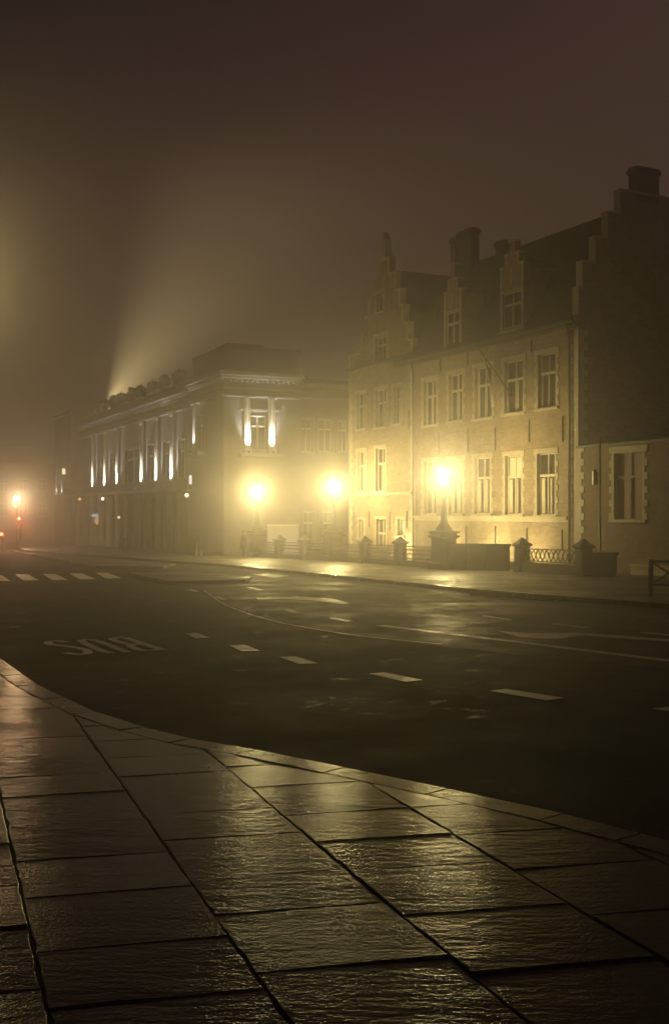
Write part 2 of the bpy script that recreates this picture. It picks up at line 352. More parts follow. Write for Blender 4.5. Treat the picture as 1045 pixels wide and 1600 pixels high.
# near pavement: bluestone slabs with open joints
kc_px = [(-260, 900), (-120, 952), (-50, 995), (0, 1028), (60, 1070), (150, 1112), (225, 1136), (300, 1154), (400, 1171), (540, 1199), (700, 1232), (880, 1271), (1000, 1302), (1200, 1352)]
kc = [gp(x, y, .12) for x, y in kc_px]
ext = kc[-1] + (kc[-1] - kc[-2]).normalized() * 6; kc.append(ext)
kerb_run('near_kerb', kc, 0.26, 0.124, M['kerb'], inner=False, ln=0.95)
def offset(pts, w):
    o = []
    for i, p in enumerate(pts):
        a = pts[max(i - 1, 0)]; c = pts[min(i + 1, len(pts) - 1)]; d = Vector((c.x - a.x, c.y - a.y)).normalized()
        o.append(Vector((p.x + d.y * w, p.y - d.x * w, 0)))
    return o
inn = offset(kc, 0.272)
region = inn + [Vector((inn[-1].x, -4, 0)), Vector((-26, -4, 0)), Vector((-26, inn[0].y + 1, 0))]
slab('pavement_bed', offset(kc, 0.26) + region[len(inn):], M['bed'], -0.3, 0.108)
b = MB(lambda a, n, z: (a, n, z))
jd = Vector((-0.339, 0.941)); rd = Vector((0.975, 0.222)); 
tA = 0.409
cols = {0: [3.9, 4.45, 5.15, 5.75, 6.5, 7.3, 8.1, 8.9], 1: [3.75, 4.45, 5.02, 5.72, 6.35, 7.05, 7.8, 8.4, 9.1, 9.9, 10.8], 2: [4.1, 4.79, 5.49, 6.02, 6.74, 7.33, 8.43, 9.1, 9.8], 3: [4.79 - .7, 4.79, 5.47, 6.16, 6.71, 7.33, 8.1, 8.8]}
for ci in range(-14, 9):
    t0 = tA + 0.912 * (ci - 1); t1 = t0 + 0.912
    lst = cols.get(ci)
    if lst is None: lst = []
    lst = sorted(lst); y = lst[0] if lst else 4.0
    lo = []
    while y > -3.5: y -= random.uniform(.6, .8); lo.append(y)
    y = lst[-1] if lst else 4.0
    hi = []
    while y < 22: y += random.uniform(.62, .85); hi.append(y)
    allr = lo[::-1] + lst + hi if lst else lo[::-1] + [4.0] + hi
    for r0, r1 in zip(allr[:-1], allr[1:]):
        # corner of row line r on joint line t: X + .36 Y = t and line through right joint at Y=r along rd
        def corner(t, r):
            X1 = t1 - .36 * r; base = Vector((X1, r))
            k = (t - (base.x + .36 * base.y)) / (rd.x + .36 * rd.y); return base + rd * k
        g = 0.0045
        P = [corner(t0, r0), corner(t1, r0), corner(t1, r1), corner(t0, r1)]
        c = sum(P, Vector((0, 0))) / 4
        P = [p + (c - p).normalized() * g * random.uniform(.8, 2.0) for p in P]
        tx, ty, tz = random.uniform(-.010, .010), random.uniform(-.012, .012), random.uniform(-.004, .002)
        if r1 < 4.85: ty -= .018
        # worn, slightly uneven edges
        Q = []
        for ii in range(4):
            pa, pb_ = P[ii], P[(ii + 1) % 4]; nn_ = Vector((-(pb_ - pa).y, (pb_ - pa).x)).normalized()
            Q.append(pa)
            for kk in range(1, 7): Q.append(pa.lerp(pb_, kk / 7) + nn_ * random.uniform(-.001, .006 if random.random() < .85 else .016))
        P = Q
        base = len(b.v)
        for top in (0, 1):
            for p in P:
                d = p - c; b.v.append((p.x, p.y, G(p.y) + (0.12 + tz + tx * d.x + ty * d.y if top else 0.03)))
        m_ = len(P); b.f.append(tuple(range(base + m_ - 1, base - 1, -1))); b.f.append(tuple(range(base + m_, base + 2 * m_))); b.sm += [False] * (m_ + 2)
        for t_ in range(m_): b.f.append((base + t_, base + (t_ + 1) % m_, base + m_ + (t_ + 1) % m_, base + m_ + t_))
so = b.build('near_pavement', M['slabs'], bevel=0.004); tag(so, kind='structure')
cut = MB(lambda a, n, z: (a, n, z)); k = len(region)
cut.v = [(p.x, p.y, 1.0) for p in region] + [(p.x, p.y, -1.2) for p in region]
cut.f = [tuple(range(k)), tuple(range(2 * k - 1, k - 1, -1))] + [(i, (i + 1) % k, k + (i + 1) % k, k + i) for i in range(k)]; cut.sm = [False] * (k + 2)
co = cut.build('cutter', M['bed'])
md = so.modifiers.new('b', 'BOOLEAN'); md.operation = 'INTERSECT'; md.object = co; md.solver = 'EXACT'
dg = bpy.context.evaluated_depsgraph_get(); nm = bpy.data.meshes.new_from_object(so.evaluated_get(dg))
so.modifiers.clear(); so.data = nm; bpy.data.objects.remove(co)

# ------------------------------------------------------------------ painted markings
def strokes(name, lines, w, m=M['paint'], z=0.006):
    b = MB(lambda a, n, zz: (a, n, zz))
    for ln in lines:
        P = [Vector((p.x, p.y)) for p in ln]; L = []; Rr = []
        for i, p in enumerate(P):
            d = (P[min(i + 1, len(P) - 1)] - P[max(i - 1, 0)]).normalized(); nn = Vector((-d.y, d.x)) * w / 2
            L.append(p + nn); Rr.append(p - nn)
        for i in range(len(P) - 1):
            b.quad(*[(q.x, q.y, G(q.y) + z) for q in (L[i], L[i + 1], Rr[i + 1], Rr[i])])
    return tag(b.build(name, m, fix=False), kind='structure')
def quads(name, qs, z=0.006):
    b = MB(lambda a, n, zz: (a, n, zz))
    for q in qs:
        P = [gp(*p) for p in q]; b.quad(*[(p.x, p.y, G(p.y) + z) for p in P])
    return tag(b.build(name, M['paint'], fix=False), kind='structure')
bus = lambda pts: [gp(60 + x / 4.75, 980 + y / 4.75) for x, y in pts]
strokes('bus_lane_marking', [
    bus([(205, 192), (250, 200), (310, 206), (355, 201), (374, 188), (360, 172), (310, 158), (230, 145), (150, 136), (90, 130), (68, 120), (85, 108), (130, 103), (175, 106), (212, 113)]),
    bus([(545, 194), (490, 183), (430, 160), (370, 132), (325, 110), (318, 98), (350, 92), (400, 95), (460, 110), (540, 140), (600, 165), (665, 188)]),
    bus([(640, 78), (720, 104), (820, 138), (930, 170)]),
    bus([(640, 76), (585, 80), (548, 86), (560, 97), (600, 110), (650, 124), (700, 130), (790, 128)]),
    bus([(780, 127), (720, 126), (678, 132), (700, 150), (740, 168), (800, 175), (925, 169)])], 0.15)
quads('lane_dashes', [((288, 990), (308, 989), (328, 997), (306, 998)), ((358, 1009), (383, 1008), (406, 1017), (378, 1018)), ((436, 1027), (462, 1026), (497, 1037), (468, 1038)),
                      ((576, 1053), (600, 1051), (661, 1063), (634, 1066)), ((763, 1080), (790, 1077), (881, 1091), (853, 1095)), ((1018, 1108), (1046, 1105), (1150, 1119), (1120, 1123))])
quads('narrow_lane_dashes', [((440, 953), (450, 952.4), (472, 957.6), (462, 958.4)), ((513, 966), (524, 965.2), (552, 971), (541, 971.8)), ((290, 921), (300, 920.6), (313, 924.4), (303, 925)),
                             ((331, 932.6), (341, 932), (356, 936.6), (346, 937.4)), ((860, 975.6), (868, 974.6), (922, 980.4), (912, 981.8)), ((750, 962.8), (758, 962), (802, 968.4), (794, 969.4)),
                             ((996, 989), (1006, 987.8), (1075, 994), (1064, 996)), ((385, 918), (394, 917.5), (412, 921.8), (402, 922.5)), ((455, 932), (464, 931.4), (490, 936), (480, 937))])
strokes('solid_lane_line', [[gp(594, 977.5), gp(700, 990.3), gp(820, 1005), (gp(940, 1020)), gp(1045, 1032.8), gp(1300, 1064)]], 0.25)
quads('lane_arrow', [((776, 986.2), (823, 990), (838, 998.5), (812, 996.5)), ((823, 990), (900, 989.2), (920, 992), (870, 999.2)), ((823, 990), (870, 999.2), (838, 998.5)), ((900, 989.2), (1060, 1000.5), (1060, 1004.5), (900, 993.5))], z=0.010)
strokes('turning_edge_line', [[gp(*p) for p in ((318, 922), (335, 935), (355, 947), (392, 961), (440, 974), (500, 985), (560, 994), (625, 1001), (690, 1007))]], 0.06, z=0.009)
quads('turn_arrow', [((400, 934.5), (470, 932.6), (520, 936), (545, 943), (536, 944.5), (500, 939.5), (440, 936.4), (402, 937))], z=0.010)
quads('pedestrian_crossing', [((-18, 899), (4, 899), (17, 908), (-8, 908)), ((24, 897.5), (44, 897.5), (62, 907), (37, 907)), ((67, 897), (87, 897), (107, 906.5), (82, 906.5)),
                              ((108, 896), (128, 896), (151, 905), (125, 905.5)), ((149, 895), (168, 895), (191, 903.5), (166, 904))])
quads('far_crossing', [((262, 894.5), (280, 894), (296, 897), (276, 897.5)), ((300, 896), (318, 895.5), (352, 901), (334, 901.5))])
quads('give_way_dash', [((396, 897.6), (418, 896.4), (452, 900), (428, 903))])

# ------------------------------------------------------------------ facade frames
class Frame:
    def __init__(s, O, ang): s.O = O; s.ang = ang; s.A = Vector((math.cos(ang), math.sin(ang))); s.Nn = Vector((math.sin(ang), -math.cos(ang)))
    # local +x along A, local +y = -Nn (into the building)
    def a(s, px, n=0.0):
        k = (px - CX) / F; ox, oy = s.O.x + n * s.Nn.x, s.O.y + n * s.Nn.y
        return (k * oy - ox) / (s.A.x - k * s.A.y)
    def n(s, px, a=0.0):    # on the cross wall at a fixed
        k = (px - CX) / F; ox, oy = s.O.x + a * s.A.x, s.O.y + a * s.A.y
        return (k * oy - ox) / (s.Nn.x - k * s.Nn.y)
    def z(s, px, py, n=0.0, a=None):
        if a is None: a = s.a(px, n)
        Y = s.O.y + a * s.A.y + n * s.Nn.y
        return EYE + (HZ - py) / F * Y - s.O.z
    def rect(s, x0, x1, yt, yb, n=0.0):
        xm = (x0 + x1) / 2; return (s.a(x0, n), s.a(x1, n), s.z(xm, yb, n), s.z(xm, yt, n))
    def w(s, a, n, z): return Vector((s.O.x + a * s.A.x + n * s.Nn.x, s.O.y + a * s.A.y + n * s.Nn.y, s.O.z + z))

def make_window(par, r, n=0.0, mp=None, depth=0.22, quoin=0.13, transom=0.36, curtain=1, m_frame='wood', m_st='stone', m_pane='pane', sill=True, blocks=True, name='window', mull=True):
    x0, x1, z0, z1 = r; st = MB(mp); w = x1 - x0; q = quoin; p = 0.03
    if blocks:
        hz = 0.28; k = 0; z = z0
        while z < z1 - 0.02:
            zt = min(z + hz, z1); ww = q * (1.0 if k % 2 else 1.9)
            st.box(x0 - ww, x0, n - 0.1, n + p, z, zt - 0.006); st.box(x1, x1 + ww, n - 0.1, n + p, z, zt - 0.006); z += hz; k += 1
        st.box(x0 - q * 1.9, x1 + q * 1.9, n - 0.1, n + p + 0.012, z1, z1 + q * 1.7)
    else:
        st.box(x0 - q, x0, n - 0.1, n + p, z0, z1); st.box(x1, x1 + q, n - 0.1, n + p, z0, z1); st.box(x0 - q - .004, x1 + q + .004, n - 0.1, n + p + .01, z1, z1 + q)
    if sill: st.box(x0 - q * 1.6, x1 + q * 1.6, n - 0.12, n + 0.11, z0 - 0.12, z0)
    win = st.build(name, M[m_st], par)
    f = MB(mp); d = n - depth; t = 0.055
    f.box(x0, x0 + t, d, d + .07, z0, z1); f.box(x1 - t, x1, d, d + .07, z0, z1); f.box(x0 + t, x1 - t, d, d + .07, z1 - t, z1); f.box(x0 + t, x1 - t, d, d + .07, z0, z0 + t)
    zt = z1 - (z1 - z0) * transom
    if transom: f.box(x0 + t, x1 - t, d, d + .12, zt - .06, zt + .06)
    if mull:
        xm = (x0 + x1) / 2; f.box(xm - .045, xm + .045, d, d + .10, z0 + t, (zt - .06) if transom else z1 - t)
        if transom: f.box(xm - .03, xm + .03, d, d + .075, zt + .06, z1 - t)
    f.build('frame', M[m_frame], win)
    g = MB(mp); g.box(x0, x1, d - .06, d + .012, z0, z1); g.build('pane', M[m_pane], win)
    return win

# ---- main brick house
C0 = gp(903, 896); C0.z = G(C0.y)
fr = Frame(C0, math.atan2(-0.8919, 0.4523))
house = empty('brick_house', C0, fr.ang, 'long pale brick house with two stepped dormers and steep tiled roof, beside the lamp post', 'house')
aL = fr.a(645)                   # party line with the gabled house
eav = fr.z(897, 499)
ops = []; WR = []
up = [(662, 681.5, 594, 664), (701, 722, 584, 657), (742, 768, 573, 653), (788, 817, 563, 645), (840, 868, 552, 637)]
lo = [(662, 681.5, 721, 803), (701, 722, 719, 803), (741, 765, 715, 803), (789, 814.5, 712, 804), (839, 866.5, 708, 805)]
zt_u = [fr.rect(*r)[3] for r in up]; zb_u = [fr.rect(*r)[2] for r in up]
for r in up + lo:
    q = fr.rect(*r); WR.append(q); ops.append(q)
wb = MB(); wb.wall(aL, 0.0, -1.5, eav, ops)
# gable end wall with steps, on the plane a = 0
D = 8.2; zg = lambda px, py: fr.z(px, py, n=fr.n(px), a=0.0)
dn = lambda px: -fr.n(px)        # depth behind the facade
steps = []
edges = [(dn(909), zg(900, 450)), (dn(929), zg(918, 411)), (dn(948), zg(938, 372)), (dn(968), zg(956, 334)), (dn(990), zg(978, 300))]
hw = dn(1008)
D = 2 * hw
prof = [(0.0, -1.5)]
prof += [(0.0, edges[0][1])]
for i, (d, z) in enumerate(edges):
    prof += [(d, z)]
    if i + 1 < len(edges): prof += [(d, edges[i + 1][1])]
right = [(D - d, z) for d, z in prof][::-1]
gprof = prof + right
# side wall prism: profile in (n,z) with n=-d
wb.prism([(-d, z) for d, z in gprof], -0.36, 0.0, axis='a')
wb.quad((aL, -D, -1.5), (0, -D, -1.5), (0, -D, eav), (aL, -D, eav))
wb.build('wall', M['brick'], house)
cp = MB()
prev = 0.0
for d, z in edges:
    cp.box(-0.42, 0.05, -(d + .03), -(prev - .03), z, z + 0.10); cp.box(-0.42, 0.05, -(D - prev + .03), -(D - d - .03), z, z + 0.10); prev = d
cp.box(-.42, .05, -(D - edges[-1][0] - .035), -(edges[-1][0] + .035), edges[-1][1], edges[-1][1] + .10)
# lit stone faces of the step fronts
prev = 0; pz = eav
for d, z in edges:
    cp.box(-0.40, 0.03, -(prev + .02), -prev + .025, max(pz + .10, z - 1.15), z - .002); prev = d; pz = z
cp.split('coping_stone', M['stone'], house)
# roof
ridge_z = edges[-1][1] - 0.25; aR = fr.a(707, -hw)
rb = MB()
rb.prism([(-0.30 + .52, eav - .02), (-hw, ridge_z), (-D, eav), (-D, eav - .25), (-.0, eav - .25), (.22, eav - .17)], aR, -0.38, axis='a')
# hipped end
hp = [(aL, 0.22, eav - .02), (aR, 0.22, eav - .02), (aR, -hw, ridge_z), (aR, -D, eav), (aL, -D, eav)]
rb.quad(hp[0], hp[1], hp[2]); rb.quad(hp[3], hp[4], hp[2]); rb.quad(hp[4], hp[0], hp[2])
roof = rb.build('roof', M['tiles'], house)
def chimney(px0, px1, yt, dpt, m='brick_dark', dd=.55, zb=None, nm='chimney', pot=True):
    a0, a1 = fr.a(px0, -dpt), fr.a(px1, -dpt); pxm = (px0 + px1) / 2; zt = fr.z(pxm, yt, -dpt)
    c = MB(); zb = zb or ridge_z - 1.2
    c.box(a0, a1, -dpt - dd / 2, -dpt + dd / 2, zb, zt - .3); c.box(a0 - .07, a1 + .07, -dpt - dd / 2 - .07, -dpt + dd / 2 + .07, zt - .3, zt - .12); c.box(a0 - .02, a1 + .02, -dpt - dd / 2 - .02, -dpt + dd / 2 + .02, zt - .12, zt)
    return c.build(nm, M[m], roof)
chimney(720, 742, 360, hw); chimney(709, 717.5, 372, hw, dd=.5); chimney(778, 791, 377, hw, dd=.4)
# big gable-end chimney
c = MB(); n0, n1 = fr.n(993), fr.n(1028); zt = zg(1010, 262); c.box(-.5, 0.04, n1, n0, edges[-1][1] - .3, zt - .3); c.box(-.57, .11, n1 - .07, n0 + .07, zt - .3, zt - .1); c.box(-.52, .06, n1 - .02, n0 + .02, zt - .1, zt)
c.build('chimney', M['brick_dark'], roof)
# gutter + eaves board
gt = MB(); gt.box(aL + .05, -.02, 0.222, 0.36, eav - .17, eav - .05); gt.box(aL + .05, -.02, 0.004, 0.2, eav - .36, eav - .252); gt.build('gutter', M['lead'], house)
# windows
for r in WR: make_window(house, r)
for i, r in enumerate(WR):
    w = r[1] - r[0]; h = r[3] - r[2]; cb = MB()
    if i < 5:
        spans = [(0.40, 0.55, 0.05, 0.6), (0.02, .10, .05, .95)] if i % 2 == 0 else [(0.45, .58, .04, .6)]
    else:
        e1 = random.uniform(.54, .70); spans = [(0.42 if i % 2 else .46, e1, 0.03, 0.60), (0.02, random.uniform(.08, .26), .03, .6)] + ([(.10, .9, .66, .97)] if i in (6, 8) else [])
    for (a0, a1, b0, b1) in spans:
        cb.box(r[0] + w * a0, r[0] + w * a1, -.205, -.19, r[2] + h * b0, r[2] + h * b1)
    cb.build('curtain', M['curtain'], [o for o in house.children if o.name.startswith('window')][i])
# string course and ledge, corner quoins, plinth band
lg = MB(); zl = fr.z(870, 812); zl2 = fr.z(870, 807.0)
lg.box(aL + .02, fr.a(889), 0.0, 0.16, zl, zl2); lg.box(aL + .02, fr.a(889), 0.0, .09, zl - .12, zl); lg.build('ledge', M['stone'], house)
qn = MB(); z = -.8; k = 0
while z < eav - .5:
    ww = 0.30 if k % 2 else 0.48
    qn.box(-ww, .03, -.3 if k % 2 else -.5, .035, z, z + .29); z += .3; k += 1
qn.build('quoins', M['stone'], house)
dp = MB(); a_ = fr.a(892.5); dp.tube([(a_, .36, eav - .12), (a_, .16, eav - .6), (a_, .13, eav - 1.0), (a_, .13, -.1)], .065); dp.box(a_ - .12, a_ + .12, .05, .3, eav - .75, eav - .5)
dp.build('downpipe', M['lead'], house); dp = MB(); a2 = fr.a(648); dp.tube([(a2, .3, eav - .2), (a2, .13, eav - .8), (a2, .13, -.6)], .055); dp.build('downpipe', M['lead'], house)
# wall anchors between the floors
an = MB()
for px, yt, yb in ((686, 676, 711), (731, 671, 707), (774, 668, 704), (827, 656, 690), (879, 650, 690), (688, 560, 580), (731, 545, 570), (830, 530, 550)):
    a = fr.a(px); an = MB(); an.box(a - .03, a + .03, 0, .05, fr.z(px, yb), fr.z(px, yt)); an.build('wall_anchor', M['iron'], house)
for px, yt, yb in ((728, 822, 850), (774, 822, 850), (823, 825, 858), (878, 828, 860)):
    a = fr.a(px); an = MB(); an.box(a - .025, a + .025, 0, .05, fr.z(px, yb), fr.z(px, yt)); an.build('wall_anchor', M['iron'], house)
# dormers
def dormer(x0, x1, ysill, wy0, wy1, ysh, ymid, ypk):
    pxm = (x0 + x1) / 2; a0, a1 = fr.a(x0), fr.a(x1); am = (a0 + a1) / 2; Z = lambda y: fr.z(pxm, y)
    zs, zsh, zm, zp = Z(ysill), Z(ysh), Z(ymid), Z(ypk); w = a1 - a0
    op = (a0 + .17, a1 - .17, Z(wy1), Z(wy0))
    d = MB(); n = .05
    # front as cells round the opening, then steps
    d.box(a0, op[0], -.3, n, zs, zsh); d.box(op[1], a1, -.3, n, zs, zsh); d.box(op[0], op[1], -.3, n, op[3], zsh); d.box(op[0], op[1], -.3, n, zs, op[2])
    d.box(am - w * .30, am + w * .30, -.3, n, zsh, zm); d.box(am - w * .12, am + w * .12, -.3, n, zm, zp)
    d.box(a0 + .03, a0 + .16, -3.0, -.3, zs, zsh - .15); d.box(a1 - .16, a1 - .03, -3.0, -.3, zs, zsh - .15)
    o = d.build('dormer', M['brick'], house)
    c = MB(); t = .09
    c.box(a0 - .05, am - w * .30, -.34, n + .05, zsh, zsh + t); c.box(am + w * .30, a1 + .05, -.34, n + .05, zsh, zsh + t)
    c.box(am - w * .30 - .05, am - w * .12, -.34, n + .05, zm, zm + t); c.box(am + w * .12, am + w * .30 + .05, -.34, n + .05, zm, zm + t)
    c.box(am - w * .12 - .05, am + w * .12 + .05, -.34, n + .05, zp, zp + t)
    for e in (a0, a1 - .14): c.box(e - .004, e + .144, n, n + .025, zs, zsh)
    for e in (am - w * .30, am + w * .30 - .1): c.box(e, e + .1, n, n + .025, zsh + t, zm)
    c.box(am - .07, am + .07, n, n + .03, op[3] + .35, zsh - .1)
    c.box(a0 - .1, a1 + .1, -.1, n + .12, zs - .12, zs); c.build('coping', M['stone'], o)
    rf = MB(); zr = zm - .1; rf.prism([(a0 - .02, zsh - .16), (am, zr), (a1 + .02, zsh - .16)], -3.4, -.305); rf.build('dormer_roof', M['tiles'], o)
    mw = make_window(o, op, n=n, depth=.15, quoin=.09, blocks=False, sill=False)
    return o
dormer(695, 722, 544, 487, 539, 456, 438, 414)
dormer(783, 819, 515, 456, 511, 416, 398, 378)
# small triangular roof vents
for px, py in ((680, 490), (762, 462), (866, 436)):
    dpt = 1.6; a = fr.a(px, -dpt); z = fr.z(px, py, -dpt); tv = MB()
    tv.prism([(a - .35, z - .5), (a, z + .35), (a + .35, z - .5)], -dpt - 1.2, -dpt + .25); tv.build('roof_vent', M['tiles'], roof)

# ---- flagpole with furled flag
fa = fr.a(798); fz = fr.z(798, 612); fp = empty('flagpole', fr.w(fa, .1, fz), fr.ang, 'thin angled flagpole leaning out from the brick facade, furled pale flag hanging', 'flagpole')
t = MB(); t.tube([(0, 0, 0), (-.95, 1.3, 2.3)], .035, r1=.02); t.build('pole', M['iron'], fp)
t = MB(); t.box(-.09, .09, -.1, .02, -.25, .2); t.build('bracket', M['iron'], fp)
t = MB(); t.tube([(-.72, 1.0, 1.75), (-.55, .85, .9), (-.45, .72, 0.1), (-.42, .66, -.75)], .05, r1=.10); t.build('flag', M['curtain'], fp)

# ---- stepped gable house
Og = fr.w(aL, 0, 0); gh = empty('gabled_house', Og, fr.ang, 'narrow brick house with tall stepped gable facing the street, left end of the brick row', 'house')
O2 = Vector((Og.x, Og.y, C0.z)); Og = O2; gh.location = O2
f2 = Frame(Og, fr.ang); aE = f2.a(546); Wd = -aE; am = f2.a(600)
ops = []; up2 = [(557.5, 571, 614, 670), (587, 603.5, 608, 667), (614.5, 626, 603, 662)]; mid2 = [(558.5, 571, 705, 768), (587, 602, 700, 768)]; lo2 = [(560, 570, 812, 840), (588, 602.5, 811, 856), (621, 631, 811, 837)]
gw = [(586, 603, 526, 564), (588.5, 598, 459, 487)]
RR = [f2.rect(*r) for r in up2 + mid2 + lo2]; GR = [f2.rect(*r) for r in gw]
ev2 = f2.z(645, 553); b = MB(); b.wall(aE, -.02, -1.5, ev2, RR); 
# gable front: row by row up the steps
Rx = [(644, 531.6), (638, 505), (631, 478), (626, 452.5), (619, 426), (609, 403)]
zz = [f2.z(x, y) for x, y in Rx]; hwid = [(f2.a(x) - am) for x, _ in Rx]
rows = []; zprev = ev2
for h, z in zip(hwid, zz): rows.append((am - h, am + h, zprev, z)); zprev = z
rows[0] = (aE, -.03, rows[0][2], rows[0][3])
for (a0, a1, z0, z1) in rows:
    cuts = [(max(g[0], a0), min(g[1], a1), max(g[2], z0), min(g[3], z1)) for g in GR if g[3] > z0 + .01 and g[2] < z1 - .01]
    b.wall(a0, a1, z0, z1, cuts, depth=.3)
    if not cuts: b.box(a0, a1, -.35, -.302, z0, z1)
b.quad((aE, 0, -1.5), (aE, 0, ev2), (aE, -8.5, ev2), (aE, -8.5, -1.5)); b.quad((0, -8.5, -1.5), (aE, -8.5, -1.5), (aE, -8.5, ev2), (0, -8.5, ev2))
b.build('wall', M['brick'], gh)
c = MB(); prevh = None
for i, (a0, a1, z0, z1) in enumerate(rows):
    nx = rows[i + 1] if i + 1 < len(rows) else (am - .22, am + .22, 0, 0)
    c.box(a0 - .06, nx[0], -.36, .07, z1, z1 + .12); c.box(nx[1], a1 + .06, -.36, .07, z1, z1 + .12)
    c.box(a0 - .01, a0 + .2, -.36, .04, max(z0 + .13, z1 - .9), z1); c.box(a1 - .2, a1 + .01, -.36, .04, max(z0 + .13, z1 - .9), z1)
zp = f2.z(600, 375); c.box(am - .22, am + .22, -.36, .07, zz[-1], zp); c.box(am - .35, am + .35, -.38, .1, zz[-1] + .3, zz[-1] + .42); c.prism([(am - .22, zp), (am + .22, zp), (am + .05, zp + .45), (am - .05, zp + .45)], -.3, .03)
c.split('coping_stone', M['stone'], gh)
r = MB(); zrg = zz[-1] - .5; r.prism([(aE + .1, ev2 + .1), (am, zrg), (.3, ev2 + .1)], -8.5, -.36); r.build('roof', M['tiles'], gh)
g = MB(); g.box(aE, -.02, .002, .22, ev2 - .12, ev2 + .05); g.build('eaves_band', M['lead'], gh)
l2 = MB(); zl = f2.z(600, 771); l2.box(aE + .02, -.04, .002, .13, zl - .1, zl + .06); l2.build('ledge', M['stone'], gh)
for q in RR[:3]: make_window(gh, q, quoin=.11)
for q in RR[3:5]: make_window(gh, q, quoin=.11)
for q in RR[5:]: make_window(gh, q, quoin=.10, transom=0 if q[3] - q[2] < 1.3 else .5)
for q in GR: make_window(gh, q, quoin=.14, transom=0 if q is GR[1] else .35, mull=q is GR[0])
for i, o in enumerate([o for o in gh.children if o.name.startswith('window')][:6]):
    q = RR[i]; cb = MB(); w = q[1] - q[0]; h = q[3] - q[2]; cb.box(q[0] + w * .45, q[0] + w * .62, -.205, -.19, q[2] + h * .04, q[2] + h * .6); cb.build('curtain', M['curtain'], o)
qn = MB(); qn2 = MB(); z = -.5; k = 0
while z < ev2 - .3:
    ww = 0.26 if k % 2 else 0.42; qn.box(aE - .03, aE + ww, -.3, .03, z, z + .29); qn2.box(-ww * .7 - .05, -.05, -.2, .028, z, z + .29); z += .3; k += 1
qn.build('quoins', M['stone'], gh); qn2.build('quoins', M['stone'], gh)
an = MB()
for px, yt, yb in ((577, 800, 824), (609, 800, 828), (636, 798, 826), (553, 800, 824), (639, 640, 670)):
    a = f2.a(px); an = MB(); an.box(a - .025, a + .025, 0, .05, f2.z(px, yb), f2.z(px, yt)); an.build('wall_anchor', M['iron'], gh)

# ---- low wing on the right
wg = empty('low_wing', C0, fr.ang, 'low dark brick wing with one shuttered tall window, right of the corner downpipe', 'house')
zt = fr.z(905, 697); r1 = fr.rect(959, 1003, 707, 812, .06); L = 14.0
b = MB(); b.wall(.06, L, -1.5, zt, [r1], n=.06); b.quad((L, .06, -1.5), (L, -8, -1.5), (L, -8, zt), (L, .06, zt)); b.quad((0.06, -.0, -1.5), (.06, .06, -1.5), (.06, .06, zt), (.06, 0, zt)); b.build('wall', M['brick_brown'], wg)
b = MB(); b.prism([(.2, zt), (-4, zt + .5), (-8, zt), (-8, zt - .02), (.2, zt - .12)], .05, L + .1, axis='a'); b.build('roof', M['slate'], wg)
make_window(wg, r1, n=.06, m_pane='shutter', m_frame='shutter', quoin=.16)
qn = MB(); z = -.6; k = 0
while z < zt - .2:
    ww = .24 if k % 2 else .42; qn.box(.045, .06 + ww, .0, .095, z, z + .29); z += .3; k += 1
qn.build('quoins', M['stone'], wg)
b = MB(); b.box(fr.a(986, .5), L, .065, .55, -.5, fr.z(990, 885, .5)); b.box(fr.a(985, .5), L, .065, .62, fr.z(990, 885, .5), fr.z(990, 885, .5) + .08); b.build('stone_step', M['stone'], wg)

# ------------------------------------------------------------------ theatre with lit pilasters
T0 = gp(350, 868.5); T0.z = G(T0.y)
ft = Frame(T0, math.atan2(-0.9044, 0.4267))
th = empty('theatre', T0, ft.ang, 'long classical stone theatre with floodlit pilasters and ornaments along its parapet', 'theatre')
aP = ft.a(300); zc = ft.z(350, 586)                    # main cornice
nl = -.8                                               # long facade stands back from the pavilion
aLn = ft.a(112, nl)
X = lambda px: ft.a(px, nl); Zl = lambda px, py: ft.z(px, py, nl)
zbal = Zl(250, 762); pil = [149, 168, 187, 226, 249, 273]
zcl = zc - .15
ops = []
bays = [(154, 163), (173, 182), (196, 216), (231, 243), (255, 267), (279, 290)]
ops = [(X(a), X(b_), zbal + .7, zbal + 4.0) for a, b_ in bays]
cxs = [115, 127, 139, 152, 165, 178, 192, 207, 222, 238, 255, 273, 291]
dops = [(X(a) + .55, X(b_) - .55, -.3, zbal - 1.1) for a, b_ in zip(cxs[:-1], cxs[1:])]
b = MB(); b.wall(aLn, aP, -3, zcl, ops + dops, n=nl, depth=.5); 
mpY = lambda a, n, z: (n, a, z)       # front wall of the pavilion: along = depth, outward = +x
W2 = -ft.n(470)
fw = lambda px: -ft.n(px); fzz = lambda px, py: ft.z(px, py, ft.n(px), 0.0)
fo = (fw(391), fw(417.5), fzz(404, 703), fzz(404, 650))
so_ = (ft.a(309), ft.a(318), ft.z(313, 703), ft.z(313, 648))
zat = fzz(360, 540)
b.wall(aP, 0, -3, zc, [so_], n=0, depth=.4)
b.quad((aP, 0, -3), (aP, nl, -3), (aP, nl, zc), (aP, 0, zc))
bb = MB(mpY); bb.wall(0, W2, -3, zc, [fo], n=0, depth=.4); 
i0 = len(b.v); b.v += bb.v; b.f += [tuple(i0 + k for k in f) for f in bb.f]; b.sm += bb.sm
b.quad((aLn, nl, -3), (aLn, -14, -3), (aLn, -14, zcl), (aLn, nl, zcl)); b.quad((0, -W2, -3), (aP, -W2, -3), (aP, -W2, zc), (0, -W2, zc))
b.build('wall', M['ashlar'], th)
